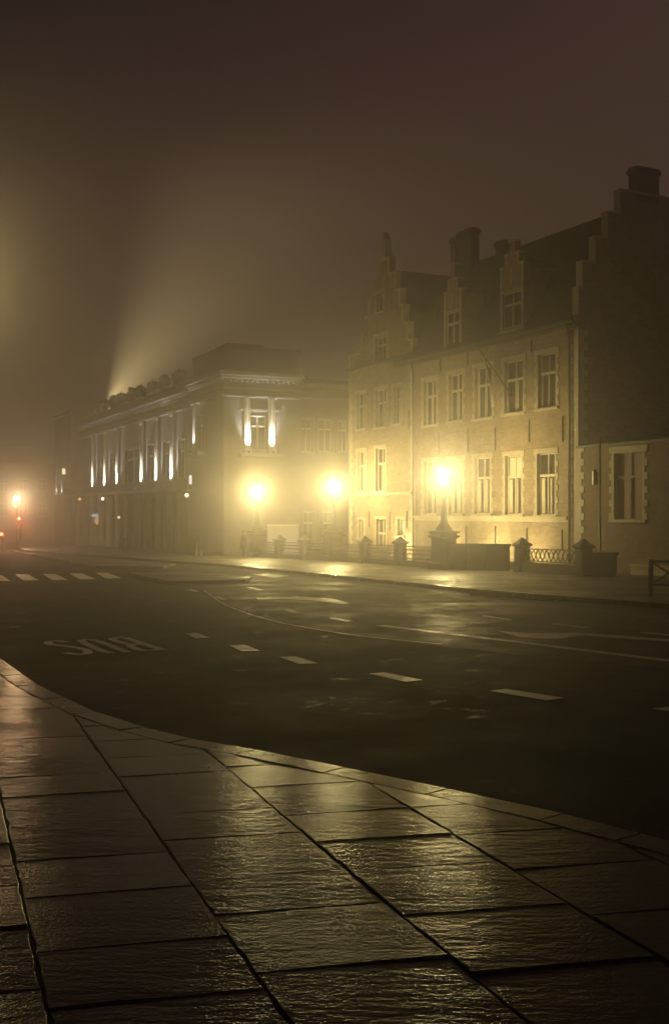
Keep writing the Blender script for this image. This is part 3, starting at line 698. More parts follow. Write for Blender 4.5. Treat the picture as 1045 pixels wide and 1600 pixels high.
# roof body and attic
b = MB(); b.box(aLn + .2, aP, -13.6, nl - .25, zcl + .35, zcl + .9); b.build('roof', M['slate'], th)
b = MB(); b.box(aP + .0, -.10, -W2 + .1, -.12, zc + .35, zat - .25); b.box(ft.a(326), ft.a(343), -3.5, -.6, zat - .25, zat + .35); b.box(aP - .0, -.02, -W2 - .0, -.04, zat - .25, zat); b.build('attic', M['slate'], th)
# cornices
c = MB()
c.box(aLn, aP - .41, nl - .2, nl + .45, zcl, zcl + .22); c.box(aLn, aP - .002, nl - .2, nl + .3, zcl - .22, zcl); c.box(aLn, aP - .002, nl, nl + .1, zcl - .95, zcl - .8)
c.box(aLn, aP - .002, nl, nl + .16, zcl - 1.35, zcl - 1.2); c.box(aLn, aP, nl - .3, nl - .02, zcl + .22, zcl + .95)
c.box(aLn, aP, nl, nl + 1.15, zbal - .42, zbal - .12)
c.box(aP - .4, .5, -W2 - .1, .5, zc, zc + .3); c.box(aP - .3, .36, -W2 + .002, .36, zc - .2, zc - .002)
for z0, z1, p in ((zc - .95, zc - .82, .12), (zc - 1.55, zc - 1.42, .2)): c.box(aP - p, p, -W2 + .004, p, z0, z1)
c.build('cornice', M['stucco'], th)
d = MB()
k = aP
while k < 0.2: d.box(k, k + .18, .0, .3, zc - .42, zc - .22); k += .42
k = 0
while k < W2 - .2: d.box(.0, .3, -k - .18, -k, zc - .42, zc - .22); k += .42
k = aLn
while k < aP - .6: d.box(k, k + .2, nl, nl + .26, zcl - .45, zcl - .24); k += .6
d.build('dentils', M['stucco'], th)
# pilasters of the long facade with an uplight each
sp_mat = emis('uplight_lens', (1, .95, .88), 6.0)
for px in [px_ for px_ in pil] + [99, 107]:
    a = X(px); p = MB(); hw_ = .42
    p.box(a - hw_, a + hw_, nl, nl + .3, zbal + .25, zcl - 1.5); p.box(a - hw_ - .1, a + hw_ + .1, nl, nl + .38, zbal - .12, zbal + .25); p.box(a - hw_ - .1, a + hw_ + .1, nl, nl + .4, zcl - 1.62, zcl - 1.352)
    for q in (-.22, 0, .22): p.tube([(a + q, nl + .31, zbal + .35), (a + q, nl + .31, zcl - 1.7)], .05, seg=6)
    po = p.build('pilaster', M['stone'], th)
    u = MB(); u.lathe((a, nl + .95, zbal - .12), [(.10, 0), (.13, .05), (.12, .16)], seg=10); uo = u.build('uplight', M['iron'], po)
    u = MB(); u.lathe((a, nl + .95, zbal + .045), [(.09, 0), (.09, .012)], seg=10); u.build('lens', sp_mat, po)
    lamp('uplight', 'SPOT', (a, -(nl + .95), zbal + .12), 5200 if px in (249, 273) else (4600 if px > 110 else 900), (.86, .93, 1), th, spot_size=R(66), spot_blend=1, shadow_soft_size=.12, aim=(0, .34, 1))
# ground floor columns
for px in cxs:
    a = X(px); p = MB(); p.box(a - .5, a + .5, nl + .002, nl + .25, -2.6, -.0 + .4); p.lathe((a, nl + .35, .1 - (0)), [(.5, -2), (.5, .25), (.40, .35), (.36, zbal - 1.15), (.5, zbal - 1.0), (.52, zbal - .52)], seg=12)
    p.build('column', M['stucco'], th)
for r_ in ops: make_window(th, r_, n=nl, blocks=False, quoin=.18, transom=.3, m_st='stucco', depth=.3)
for r_ in dops:
    g = MB(); g.box(r_[0], r_[1], nl - .52, nl - .45, r_[2], r_[3]); am_ = (r_[0] + r_[1]) / 2; g.box(am_ - .05, am_ + .05, nl - .45, nl - .40, r_[2], r_[3]); g.build('door', M['iron'], th)
# balustrade
bl = MB(); bl.box(aLn, aP - .02, nl + 1.02, nl + 1.12, zbal + .45, zbal + .55)
a = aLn
while a < aP - .1: bl.box(a, a + .09, nl + 1.03, nl + 1.11, zbal - .12, zbal + .45); a += .5
bl.build('balcony_railing', M['iron'], th)
# parapet ornaments (shell-like trophies on pedestals)
for px in (154, 164, 176, 190, 205, 221, 238, 257, 280):
    a = X(px); o = MB(); o.box(a - .6, a + .6, nl - .28, nl + .32, zcl + .96, zcl + 1.25)
    rs = random.Random(px)
    for k in range(7):
        ang = math.pi * (k + .5) / 7; rr = rs.uniform(.45, 1.0); cx_, cz_ = a + rr * math.cos(ang) * 1.35, zcl + 1.35 + rr * math.sin(ang) * .8
        o.lathe((cx_, nl, cz_), [(.02, -.28), (.26, -.2), (.38, 0), (.24, .2), (.02, .26)], seg=7, smooth=False, rot=rs.random())
    o.lathe((a, nl, zcl + 1.6), [(.3, -.4), (.45, -.1), (.3, .12), (.1, .5), (.03, .75)], seg=8)
    o.build('roof_ornament', M['stucco'], th)
# pavilion windows and lit pilasters
make_window(th, fo, n=0, mp=mpY, blocks=False, quoin=.05, transom=.3, m_st='stucco', depth=.35)
make_window(th, so_, n=0, blocks=False, quoin=.05, transom=.3, m_st='stucco', depth=.35)
for (x0, x1, on) in ((381, 390, 1), (418.5, 428, 1)):
    n0, n1 = fw(x0), fw(x1); p = MB(mpY); zb_ = fo[2] - .1; zt_ = zc - 1.58; nm = (n0 + n1) / 2
    p.box(n0, n1, 0, .22, zb_ + .2, zt_); p.box(n0 - .08, n1 + .08, 0, .3, zb_ - .15, zb_ + .2)
    for q in (-.12, .12): p.tube([(nm + q, .23, zb_ + .25), (nm + q, .23, zt_ - .1)], .04, seg=6)
    po = p.build('pilaster', M['stone'], th)
    u = MB(mpY); u.lathe((nm, .55, zb_ - .15), [(.09, 0), (.12, .05), (.11, .14)], seg=10); u.build('uplight', M['iron'], po)
    lamp('uplight', 'SPOT', (.55, nm, zb_ + .05), 3400, (.86, .93, 1), th, spot_size=R(60), spot_blend=1, shadow_soft_size=.06, aim=(-.17, 0, 1))
b = MB(mpY); b.box(fw(372), fw(440), 0, .7, fo[2] - .55, fo[2] - .27); b.box(fw(376), fw(436), 0, .12, fo[3] + .35, fo[3] + .5); b.build('window_balcony', M['stucco'], th)
for px, p0 in ((306, 1),):
    a = ft.a(306.5); p = MB(); p.box(a - .3, a + .3, 0, .2, so_[2] + .1, zc - 1.58); p.box(a - .38, a + .38, 0, .28, so_[2] - .2, so_[2] + .1); po = p.build('pilaster', M['stucco'], th)
    lamp('uplight', 'SPOT', (a, -.5, so_[2] + .05), 2000, (.92, .96, 1), th, spot_size=R(52), spot_blend=.9, shadow_soft_size=.06, aim=(0, .16, 1))
    u = MB(); u.lathe((a, .5, so_[2] - .2), [(.09, 0), (.12, .05), (.11, .14)], seg=10); u.build('uplight', M['iron'], po)
    b = MB(); b.box(a - .6, so_[1] + .5, 0, .65, so_[2] - .55, so_[2] - .21); b.build('window_balcony', M['stucco'], th)
# little lanterns under the balcony
for px, py, cc, st in ((125, 780, (1, .5, .2), 3), (142, 780, (1, .8, .55), 5), (161, 779.5, (1, .8, .55), 5), (263, 774.5, (1, .72, .35), 14), (292, 774, (1, .66, .25), 8)):
    a = ft.a(px, nl + .5); z = ft.z(px, py, nl + .5); l = MB(); l.lathe((a, nl + .5, z), [(.04, -.14), (.15, -.06), (.15, .08), (.05, .16)], seg=8); lo_ = l.build('lantern', emis('lantern_glass', cc, st), th)
    l = MB(); l.tube([(a, nl + .5, z + .16), (a, nl + .5, zbal - .42)], .02, seg=6); l.build('hanger', M['iron'], lo_)
a = ft.a(298, nl + .3); l = MB(); l.box(a - .12, a + .12, nl + .1, nl + .4, ft.z(298, 757, nl), ft.z(298, 743, nl)); l.build('wall_light', emis('wall_light_glass', (1, .93, .85), 1.3), th)
# end pavilion far left with its lit bits
e0, e1 = ft.a(86, 0), ft.a(112, 0); b = MB(); b.box(e0, e1, -14, 0, -3, Zl(100, 655)); b.box(e0 - .3, e1 + .3, -14.3, .3, Zl(100, 655), Zl(100, 655) + .35); b.build('end_pavilion', M['ashlar'], th)
for px, py in ((97, 741), (108, 757)):
    a = ft.a(px, .6); lamp('uplight', 'SPOT', (a, -.7, ft.z(px, py, .6)), 260, (.95, .93, .95), th, spot_size=R(70), spot_blend=1, shadow_soft_size=.06, aim=(0, .25, 1))
a = ft.a(100, .4)
for dz in (0, -.33):
    l = MB(); l.lathe((a, .4, ft.z(100, 734.5, .4) + dz), [(.05, -.2), (.2, -.1), (.2, .1), (.05, .2)], seg=10); l.build('lantern', emis('lantern_glass', (1, .85, .5), 2.2), th)
# small lit shop sign panel and doorway lamp
a0, a1 = ft.a(141, nl + .6), ft.a(153.5, nl + .6); z = ft.z(147, 805.5, nl + .6)
l = MB(); l.box(a0, a1, nl + .5, nl + .62, z - .16, z + .16); l.build('lit_sign_panel', emis('sign_light', (.75, .9, .95), .75), th)
a = ft.a(151, nl + .5); z = ft.z(151, 813.5, nl + .5); l = MB(); l.lathe((a, nl + .4, z), [(.1, -.45), (.3, -.15), (.28, .25), (.1, .4)], seg=10); l.build('door_lantern', emis('lantern_glass', (1, .55, .3), .8), th)
a = ft.a(186, nl + .6); z = ft.z(186, 808.5, nl + .6); l = MB(); l.lathe((a, nl + .6, z), [(.04, -.12), (.13, -.05), (.13, .06), (.04, .14)], seg=8); l.build('lantern', emis('lantern_glass', (1, .75, .45), 2.0), th)

# ---- middle building between theatre and gabled house
Om = Vector((*(ft.w(-1.5, -W2, 0)).xy, 0)); Om.z = G(Om.y)
mid = empty('corner_house', Om, ft.ang, 'plain hazy building with three dark upper windows, between theatre and gabled house', 'house')
fm = Frame(Om, ft.ang); mf = lambda px: -fm.n(px); mz = lambda px, py: fm.z(px, py, fm.n(px), 0.0)
zt = mz(500, 606); rr = [(mf(469), mf(488), mz(478, 706), mz(478, 654)), (mf(498), mf(518), mz(508, 706), mz(508, 656)), (mf(529), mf(542), mz(535, 706), mz(535, 658))]
lowr = [(mf(474), mf(490), mz(478, 858), mz(478, 800)), (mf(505), mf(522), mz(508, 858), mz(508, 800))]
b = MB(mpY); b.wall(0, mf(600), -3, zt, rr + lowr, depth=.3); b.build('wall', M['ashlar'], mid)
for q in rr + lowr: make_window(mid, q, mp=mpY, blocks=False, quoin=.12, m_st='stucco', transom=.3)
b = MB(mpY); b.box(0, mf(600), -.2, .4, zt, zt + .3); b.box(0, mf(600), 0, .15, zt - .9, zt - .75); b.build('cornice', M['stucco'], mid)
b = MB(mpY); b.box(.1, mf(600), -8, -.25, zt + .3, zt + .7); b.build('roof', M['slate'], mid)

# ---- distant buildings at the far left
fb = empty('distant_house', (at(30, 850, 175).x, 175, G(175)), R(8), 'distant hazy facade with sloping roof behind the far street lamp', 'house')
b = MB(); ops = [(x, x + 1.3, z, z + 2) for x in (-9, -6, -3, 0, 3, 6, 9) for z in (4, 8)]; b.wall(-13, 12, -2, 12.5, ops); b.build('wall', M['ashlar'], fb)
b = MB(); b.prism([(.3, 12.5), (-4, 15.5), (-8, 12.5)], -13.2, 12.2, axis='a'); b.build('roof', M['slate'], fb)
for q in ops: make_window(fb, q, blocks=False, quoin=.15, m_st='stucco')

# ------------------------------------------------------------------ fence piers, railings, street lamps
def pier_mesh(w=.50, h=1.08, cap=.28):
    b = MB(lambda a, n, z: (a, n, z)); s2 = math.sqrt(2)
    def sq(x0, x1): return
    prof = [(w / 2 + .05, -.4), (w / 2 + .05, .12), (w / 2, .14), (w / 2, h), (w / 2 + .03, h + .02), (w / 2 + .09, h + .06), (w / 2 + .09, h + .12), (w / 2 - .05, h + .22), (.06, h + cap + .1), (.02, h + cap + .13)]
    b.lathe((0, 0, 0), [(r * s2, z) for r, z in prof], seg=4, smooth=False, rot=math.pi / 4); return b
def lamp_post(loc, rz, label, watts):
    e = empty('street_lamp', loc, rz, label, 'street lamp', 'lamps on stone piers along the railing')
    s2 = math.sqrt(2); b = MB(lambda a, n, z: (a, n, z)); w = .42
    b.lathe((0, 0, 0), [(r * s2, z) for r, z in ((w + .12, -.4), (w + .12, .25), (w + .02, .32), (w, .34), (w, 1.42), (w + .06, 1.46), (w + .12, 1.50), (w + .12, 1.56), (w + .02, 1.58), (w + .02, 1.66), (w + .12, 1.68), (w + .12, 1.74), (w - .04, 1.78))], seg=4, smooth=False, rot=math.pi / 4)
    b.lathe((0, 0, 0), [(.40, 1.77), (.38, 1.88), (.30, 2.0), (.22, 2.10), (.17, 2.16)], seg=16); b.build('pedestal', M['pierstone'], e)
    b = MB(lambda a, n, z: (a, n, z)); b.lathe((0, 0, 0), [(.17, 2.14), (.19, 2.2), (.15, 2.3), (.14, 2.7), (.09, 3.0), (.075, 3.6), (.11, 3.66), (.07, 3.72), (.06, 3.85), (.16, 3.95)], seg=14); b.build('pole', M['iron'], e)
    b = MB(lambda a, n, z: (a, n, z))
    for k in range(6):
        t = 2 * math.pi * k / 6; b.tube([(.17 * math.cos(t), .17 * math.sin(t), 3.95), (.29 * math.cos(t), .29 * math.sin(t), 4.6)], .012, seg=5)
    b.lathe((0, 0, 0), [(.18, 3.92), (.18, 3.96)], seg=6, smooth=False)
    b.lathe((0, 0, 0), [(.33, 4.6), (.31, 4.66), (.16, 4.82), (.06, 4.90), (.03, 5.0), (.0, 5.04)], seg=6, smooth=False); l = b.build('lantern', M['iron'], e)
    b = MB(lambda a, n, z: (a, n, z)); b.lathe((0, 0, 0), [(.165, 3.97), (.285, 4.595)], seg=6, smooth=False); b.build('glass', M['lampglass'], l)
    b = MB(lambda a, n, z: (a, n, z)); b.lathe((0, 0, 0), [(.02, 4.1), (.07, 4.14), (.09, 4.3), (.07, 4.44), (.02, 4.48)], seg=10); b.build('bulb', M['bulb'], l)
    lamp('lamp_light', 'POINT', (0, 0, 4.3), watts, WARM, e, shadow_soft_size=.1)
    return e
M['lampglass'] = lamp_glass('lamp_glass', (1, .85, .55), 7.0); M['bulb'] = lamp_glass('lamp_bulb', (1, .9, .65), 60)
def onp(px, py): 
    p = gp(px, py, .12); return p
L1 = gp(693, 893); L2 = gp(521, 879.3); L3 = gp(402, 873)
for L_ in (L1, L2, L3): L_.z = G(L_.y) + .12
lamp_post(L1, fr.ang, 'lit street lamp on stone pier before the brick house, between railing and solid wall', LAMP_W * .95)
lamp_post(L2, fr.ang, 'lit street lamp on stone pier at the left edge of the gabled house', LAMP_W * 1.2)
lamp_post(L3, ft.ang, 'farthest lit street lamp on stone pier, in front of the theatre corner', LAMP_W * 1.45)

def rail_panel(p, q, parent, x_pat=False, base=.30, top=1.0):
    d = (q - p); L = d.length; d.normalize(); mpw = lambda a, n, z: tuple(Vector((p.x + d.x * a - d.y * n, p.y + d.y * a + d.x * n, p.z + (q.z - p.z) * a / L + z)))
    b = MB(mpw); b.box(0, L, -.16, .16, -.4, base); o = b.build('plinth', M['pierstone'], parent)
    b = MB(mpw)
    if not x_pat:
        for z in (base + .10, base + .32, base + .52, top): b.box(0, L, -.03, .03, z - .032, z + .032)
        k = .12
        while k < L: b.box(k - .016, k + .016, -.016, .016, base, top + .0); k += .2
    else:
        for z in (base + .06, top): b.box(0, L, -.03, .03, z - .025, z + .025)
        n_ = max(1, round(L / .75)); st = L / n_
        for k in range(n_):
            b.tube([(k * st, 0, base + .06), (k * st + st / 2, 0, top)], .028, seg=5); b.tube([(k * st + st / 2, 0, top), (k * st + st, 0, base + .06)], .028, seg=5)
            b.tube([(k * st + st / 2, 0, base + .06), (k * st + st, 0, top)], .02, seg=5); b.tube([(k * st, 0, top), (k * st + st / 2, 0, base + .06)], .02, seg=5)
    b.build('railing', M['iron'], parent); return o
def lerp(p, q, t): return p + (q - p) * t
def on_line(p, q, px):
    k = (px - CX) / F; t = (k * p.y - p.x) / ((q.x - p.x) - k * (q.y - p.y)); return lerp(p, q, t)
pm = pier_mesh()
def run(P, Q, pxs, label, ins=.42):
    mid_ = (P + Q) / 2; e = empty('iron_railing', (0, 0, 0), 0, label, 'railing', 'railings between the lamp piers')
    off = Vector((P.x, P.y, P.z)); e.location = off
    pts = [P] + [on_line(P, Q, x) for x in pxs] + [Q]
    for c_ in pts[1:-1]:
        o = pm.build('pier', M['pierstone'], e); o.location = c_ - off; o.rotation_euler = (0, 0, math.atan2((Q - P).y, (Q - P).x))
    for i in range(len(pts) - 1):
        d = (pts[i + 1] - pts[i]).normalized(); a_, b_ = pts[i] + d * (ins if i == 0 else .3), pts[i + 1] - d * (ins if i == len(pts) - 2 else .3)
        rail_panel(a_ - off, b_ - off, e)
run(L1, L2, [625, 570], 'iron railing with two stone piers, in front of the gabled house')
run(L2, L3, [476, 437], 'iron railing with two stone piers, between the two farther street lamps')
# solid wall right of lamp 1
P1 = gp(815, 897); P1.z = G(P1.y) + .12; P2 = gp(911, 905); P2.z = G(P2.y) + .12
gwall = empty('garden_wall', L1, 0, 'solid dark garden wall between the street lamp pier and the small capped pier', 'wall')
d = (P1 - L1); Lw = d.length - .75; d.normalize(); mpw = lambda a, n, z: (d.x * a - d.y * n, d.y * a + d.x * n, d.z * a + z)
b = MB(mpw); b.box(.43, Lw, -.18, .18, -.4, 1.08); b.build('wall', M['pierstone'], gwall); b = MB(mpw); b.box(.43, Lw + .02, -.24, .24, 1.08, 1.2); b.build('coping', M['pierstone'], gwall)
b = MB(mpw)
for k in (1.15, Lw * .62): b.box(k, k + .28, .18, .25, -.4, 1.08); b.box(k, k + .28, -.25, -.18, -.4, 1.08)
b.build('buttress', M['pierstone'], gwall)
ramp = empty('ramp_railing', P1, 0, 'low wall with zigzag iron railing between two capped piers, by the house corner', 'railing')
for c_ in (P1, P2):
    o = pm.build('pier', M['pierstone'], ramp); o.location = c_ - P1; o.rotation_euler = (0, 0, math.atan2((P2 - P1).y, (P2 - P1).x))
dd = (P2 - P1).normalized(); rail_panel(dd * .3, P2 - P1 - dd * .3, ramp, x_pat=True, base=.42, top=1.0)
P3 = gp(962, 906); P3.z = G(P3.y) + .12
lw = empty('low_wall', P2, 0, 'low coped stone wall ending right of the capped pier, behind the signal pole', 'wall')
d = (P3 - P2); Lw2 = d.length; d.normalize(); mpv = lambda a, n, z: (d.x * a - d.y * n, d.y * a + d.x * n, d.z * a + z)
b = MB(mpv); b.box(.32, Lw2, -.22, .22, -.4, .85); b.build('wall', M['pierstone'], lw); b = MB(mpv); b.box(.32, Lw2 + .05, -.28, .28, .85, .95); b.build('coping', M['pierstone'], lw)

# white lit screen wall far behind the railing
Wp = at(418, 860, 79); Wq = at(467, 860, 79); ws = empty('white_wall', (Wp.x, 79, G(79)), 0, 'pale lit wall seen through the railing between the two farther lamps', 'wall')
b = MB(); b.box(0, Wq.x - Wp.x, -.15, .15, -.3, 2.2); b.build('wall', M['stucco'], ws); b = MB(); b.box(-.03, Wq.x - Wp.x + .03, -.2, .2, 2.2, 2.3); b.build('coping', M['stone'], ws)
lamp('wall_wash', 'AREA', ((Wq.x - Wp.x) / 2, -1.1, .1), 110, (1, .9, .85), ws, shape='RECTANGLE', size=2.0, size_y=.2, aim=(0, 1, .35))

# floodlights on the ground between railing and facade
for px, e_, nn in ((800, 420, 1.5), (735, 900, 1.6), (672, 600, 1.3), (600, 1000, 1.3)):
    a = fr.a(px, nn); p = fr.w(a, nn, 0); p.z = G(p.y) + .12
    fl = empty('floodlight', p, fr.ang, {800: 'small floodlight lying at the house foot behind the capped pier', 735: 'small floodlight at the house foot behind the solid garden wall', 672: 'small floodlight at the house foot just left of the nearest street lamp', 600: 'small floodlight at the foot of the gabled house behind the railing'}[px], 'floodlight', 'floodlights at the foot of the brick facade')
    b = MB(); b.box(-.22, .22, -.06, .08, .08, .34); b.box(-.25, .25, -.02, .04, .0, .08); b.build('housing', M['iron'], fl)
    b = MB(); b.box(-.19, .19, -.075, -.062, .11, .31); b.build('lens', emis('flood_lens', WARM, 5), fl)
    lamp('flood_beam', 'SPOT', (0, .12, .3), e_, (1, .82, .36), fl, spot_size=R(150), spot_blend=1.0, shadow_soft_size=.15, aim=(0, 1, .75))

# ------------------------------------------------------------------ signal pole, barrier, bollards, pedestrian
sp = gp(937, 905); sp.z = G(sp.y) + .12
s_ = empty('signal_pole', sp, 0, 'slim dark pole with a small signal head turned away, before the low wing', 'signal pole')
hp_ = EYE + (HZ - 684) / F * sp.y - sp.z
b = MB(); b.lathe((0, 0, 0), [(.07, 0), (.07, .5), (.045, .55), (.04, hp_)], seg=10); b.build('pole', M['iron'], s_)
z = EYE + (HZ - 746) / F * sp.y - sp.z; b = MB(); b.box(-.30, -.12, -.12, .12, z - .28, z + .24); b.lathe((-.21, 0, z + .24), [(.09, 0), (.07, .06), (.02, .09)], seg=8); b.box(-.12, .0, -.02, .02, z - .16, z - .12); b.box(-.12, 0, -.02, .02, z + .12, z + .16)
hd = b.build('signal_head', M['iron'], s_)
b = MB(); 
for k in (-.12, .1): b.lathe((-.21, -.125, z + k), [(.075, -.02), (.075, .02)], seg=10)
b.build('visor', M['iron'], hd)

bp_ = gp(1016, 939); bp_.z = G(bp_.y) + .12
bar = empty('pedestrian_barrier', bp_, R(3), 'dark tubular guard rail with crossed bars standing at the kerb', 'barrier')
b = MB(); b.lathe((0, 0, 0), [(.07, -.1), (.07, 1.0), (.05, 1.04)], seg=10); b.build('post', M['iron'], bar)
b = MB(); b.lathe((1.55, 0, 0), [(.07, -.1), (.07, 1.0), (.05, 1.04)], seg=10); b.build('post', M['iron'], bar)
b = MB(); b.tube([(0, 0, .97), (1.55, 0, .97)], .035); b.tube([(0, 0, .32), (1.55, 0, .32)], .03); b.tube([(0.04, 0, .92), (.77, 0, .62), (1.5, 0, .36)], .0001, seg=4)
b.tube([(.03, 0, .95), (1.0, 0, .34)], .028); b.tube([(.05, 0, .36), (1.0, 0, .95)], .028); b.tube([(1.0, 0, .95), (1.0, 0, .34)], .025); b.build('crossed_bars', M['iron'], bar)

bolls = None
for px, py, lab in ((306, 871, 'left of two short dark bollards at the foot of the theatre corner'), (314, 871.5, 'right of two short dark bollards at the foot of the theatre corner'), (195, 863, 'short dark bollard alone before the theatre columns')):
    p = gp(px, py); p.z = G(p.y) + .12
    if bolls is None:
        bolls = empty('bollard', p, 0, lab, 'bollard', 'bollards before the theatre')
        b = MB(); b.lathe((0, 0, 0), [(.17, -.1), (.17, .1), (.12, .16), (.11, .82), (.15, .86), (.15, .9)], seg=12); b.build('shaft', M['iron'], bolls)
        b = MB(); b.lathe((0, 0, 0), [(.08, .9), (.13, .97), (.12, 1.06), (.03, 1.12)], seg=12); b.build('cap', M['iron'], bolls)
    else:
        c_ = copy_tree(bolls); c_.location = p; c_['label'] = lab

def person(loc, rz, label):
    vs = [(0, 0, .93), (0, 0, 1.15), (0, 0, 1.38), (0, .0, 1.50), (0, -.02, 1.58), (0, -.03, 1.68),
          (.17, 0, 1.42), (.24, .02, 1.15), (.25, -.06, .90), (.25, -.09, .82), (-.17, 0, 1.42), (-.24, .02, 1.15), (-.25, -.06, .90), (-.25, -.09, .82),
          (.10, 0, .88), (.11, -.04, .48), (.11, .02, .09), (.12, -.14, .04), (-.10, 0, .88), (-.11, .04, .48), (-.11, .14, .10), (-.11, .0, .04)]
    ed = [(0, 1), (1, 2), (2, 3), (3, 4), (4, 5), (2, 6), (6, 7), (7, 8), (8, 9), (2, 10), (10, 11), (11, 12), (12, 13), (0, 14), (14, 15), (15, 16), (16, 17), (0, 18), (18, 19), (19, 20), (20, 21)]
    rad = [.15, .14, .16, .06, .085, .09, .075, .06, .045, .035, .075, .06, .045, .035, .10, .07, .05, .04, .10, .07, .05, .04]
    me = bpy.data.meshes.new('person'); me.from_pydata(vs, ed, []); o = bpy.data.objects.new('person', me); COL.objects.link(o)
    sk = o.modifiers.new('s', 'SKIN'); 
    for v, r_ in zip(me.skin_vertices[0].data, rad): v.radius = (r_, r_ * .8)
    me.skin_vertices[0].data[0].use_root = True
    sb = o.modifiers.new('u', 'SUBSURF'); sb.levels = 2; sb.render_levels = 2
    dg = bpy.context.evaluated_depsgraph_get(); nm = bpy.data.meshes.new_from_object(o.evaluated_get(dg)); o.modifiers.clear(); o.data = nm
    nm.materials.clear(); nm.materials.append(M['cloth']); nm.materials.append(M['skin'])
    for p in nm.polygons:
        p.use_smooth = True; p.material_index = 1 if (p.center.z > 1.53 or (p.center.z < .85 and abs(p.center.x) > .2)) else 0
    o.location = loc; o.rotation_euler = (0, 0, rz); tag(o, label, 'person')
    b = MB(lambda a, n, z: (a, n, z)); b.lathe((0, 0, 0), [(.27, .62), (.22, .95), (.20, 1.15), (.22, 1.35), (.10, 1.48)], seg=14); b.build('coat', M['cloth'], o)
    b = MB(lambda a, n, z: (a, n, z)); b.lathe((0, .012, 0), [(.092, 1.62), (.108, 1.69), (.09, 1.76), (.03, 1.80)], seg=12); b.build('hair', M['hair'], o)
    return o
pp = gp(381, 873.5); pp.z = G(pp.y) + .12
person(pp, R(120), 'person in a long dark coat standing left of the farthest street lamp')

# ------------------------------------------------------------------ far left street lamp and traffic signals
q = gp(27, 857.5); q.z = G(q.y); fs = empty('tall_street_lamp', q, 0, 'lit street lamp on a slim tall pole, beyond the zebra crossing', 'street lamp')
hh = EYE + (HZ - 779) / F * q.y - q.z
b = MB(); b.lathe((0, 0, 0), [(.12, 0), (.12, .8), (.06, .9), (.045, hh - .25), (.1, hh - .2)], seg=10); b.build('pole', M['iron'], fs)
b = MB(); b.lathe((0, 0, 0), [(.1, hh - .22), (.24, hh - .1), (.26, hh + .05), (.18, hh + .2), (.05, hh + .25)], seg=12); b.build('lamp_globe', lamp_glass('far_lamp_glass', (1, .8, .5), 14), fs)
b = MB(); b.lathe((0, 0, 0), [(.27, hh + .2), (.15, hh + .32), (.02, hh + .36)], seg=12); b.build('cap', M['iron'], fs)
lamp('lamp_light', 'POINT', (0, 0, hh), 2400, (1, .70, .36), fs, shadow_soft_size=.1)
def signal(px, pyl, pyb, name, label, h, three=True):
    q = gp(px, pyb); q.z = G(q.y); e = empty(name, q, 0, label, 'traffic light'); hh = EYE + (HZ - pyl) / F * q.y - q.z
    b = MB(); b.lathe((0, 0, 0), [(.07, 0), (.06, hh + .2)], seg=8); b.build('pole', M['iron'], e)
    b = MB(); lo_ = hh - (.75 if three else .45); b.box(-.17, .17, .07, .32, lo_, hh + .22); hd = b.build('signal_head', M['iron'], e)
    b = MB(lambda a, n, z: (a, n, z)); b.v = []; 
    for k in range(14):
        t = 2 * math.pi * k / 14; b.v.append((.12 * math.cos(t), -.335, hh + .12 * math.sin(t)))
    b.f = [tuple(range(14))]; b.sm = [False]; b.build('red_lens', emis('red_signal', (1, .22, .08), 10), hd, fix=False)
    b = MB()
    for k in range(3 if three else 2): b.box(-.14, .14, .32, .45, hh + .14 - .31 * k, hh + .16 - .31 * k)
    b.build('visor', M['iron'], hd)
    lamp('red_light', 'POINT', (0, -.5, hh), 260 if three else 90, (1, .12, .05), e, shadow_soft_size=.08)
signal(32, 810, 860, 'traffic_light', 'traffic light showing red under the far street lamp', 3)
signal(5, 834.5, 862, 'pedestrian_signal', 'short signal showing red at the far left edge of the road', 2, three=False)

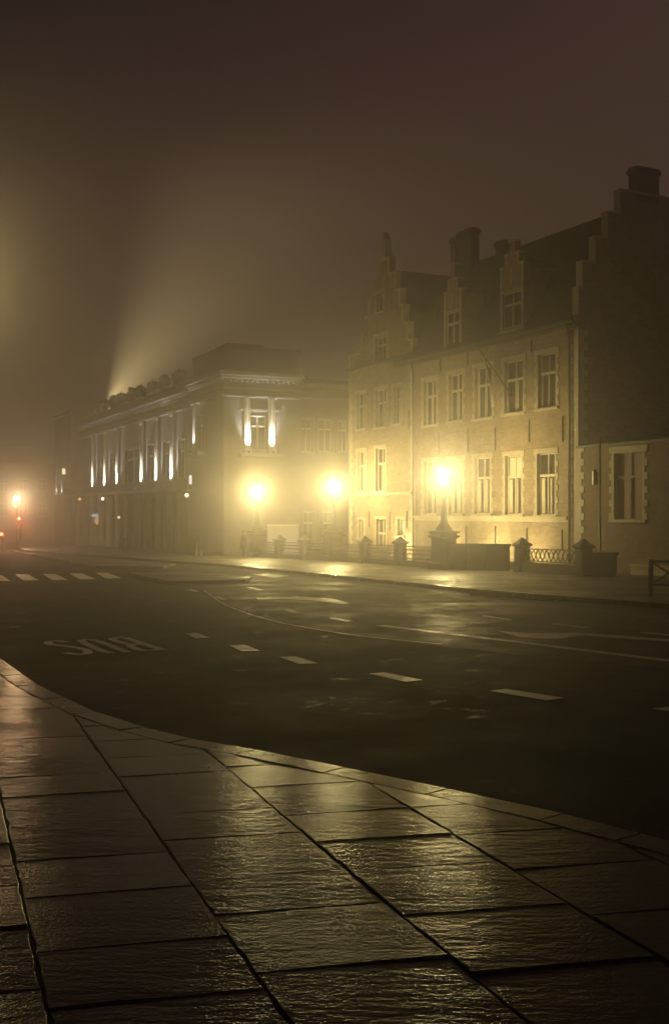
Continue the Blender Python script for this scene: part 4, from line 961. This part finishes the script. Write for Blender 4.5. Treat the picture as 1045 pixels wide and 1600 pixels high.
# ------------------------------------------------------------------ rooftop floodlight beams in the fog
def beam(px, py, Y, aim, watts, size, col, label):
    p = at(px, py, Y); e = empty('rooftop_floodlight', p, 0, label, 'floodlight')
    b = MB(); b.box(-.3, .3, -.2, .2, -.5, -.15); b.build('housing', M['iron'], e); b = MB(); b.box(-.06, .06, -.06, .06, -1.6, -.5); b.build('stand', M['iron'], e)
    lamp('beam', 'SPOT', (0, 0, 0), watts, col, e, spot_size=R(size), spot_blend=1.0, shadow_soft_size=.15, aim=aim); return e
beam(165, 642, 118, (.80, -.2, 1.1), 640000, 66, (1, .76, .34), 'floodlight behind the theatre parapet throwing a beam up into fog')
beam(-70, 640, 120, (.22, -.1, 1), 260000, 46, (1, .68, .3), 'floodlight beyond the left edge throwing a beam up into fog')

# tall mast lamp just outside the frame on the left, whose broad amber glow fills the left edge
mp_ = at(-170, 440, 52); mz_ = mp_.z; ml = empty('mast_lamp', (mp_.x, 52, G(52)), 0, 'tall mast street lamp beyond the left edge of the picture', 'street lamp'); mh = mz_ - G(52)
b = MB(); b.lathe((0, 0, 0), [(.16, 0), (.14, 1.2), (.07, mh + .1)], seg=12); b.build('pole', M['iron'], ml)
b = MB(); b.tube([(0, 0, mh + .1), (.6, 0, mh + .35), (1.2, 0, mh + .3)], .04); b.build('arm', M['iron'], ml)
b = MB(); b.box(.95, 1.6, -.16, .16, mh + .22, mh + .36); b.build('lamp_head', M['iron'], ml)
lamp('lamp_light', 'POINT', (1.3, 0, mh + .05), 2000, (1, .74, .28), ml, shadow_soft_size=.12)

# ------------------------------------------------------------------ haze
hb = MB(lambda a, n, z: (a, n, z)); hb.box(-160, 130, -20, 260, -6, 38)
hm = bpy.data.materials.new('fog_air'); hm.use_nodes = True; t = hm.node_tree; t.nodes.clear()
o_ = N(t, 'ShaderNodeOutputMaterial'); v = N(t, 'ShaderNodeVolumePrincipled'); v.inputs['Color'].default_value = (.93, .90, .90, 1); v.inputs['Density'].default_value = HAZE_DENSITY; v.inputs['Anisotropy'].default_value = 0.90
t.links.new(v.outputs[0], o_.inputs['Volume'])
hz = hb.build('haze', hm); tag(hz, kind='stuff', label='pale yellow night fog filling the street', cat='haze')
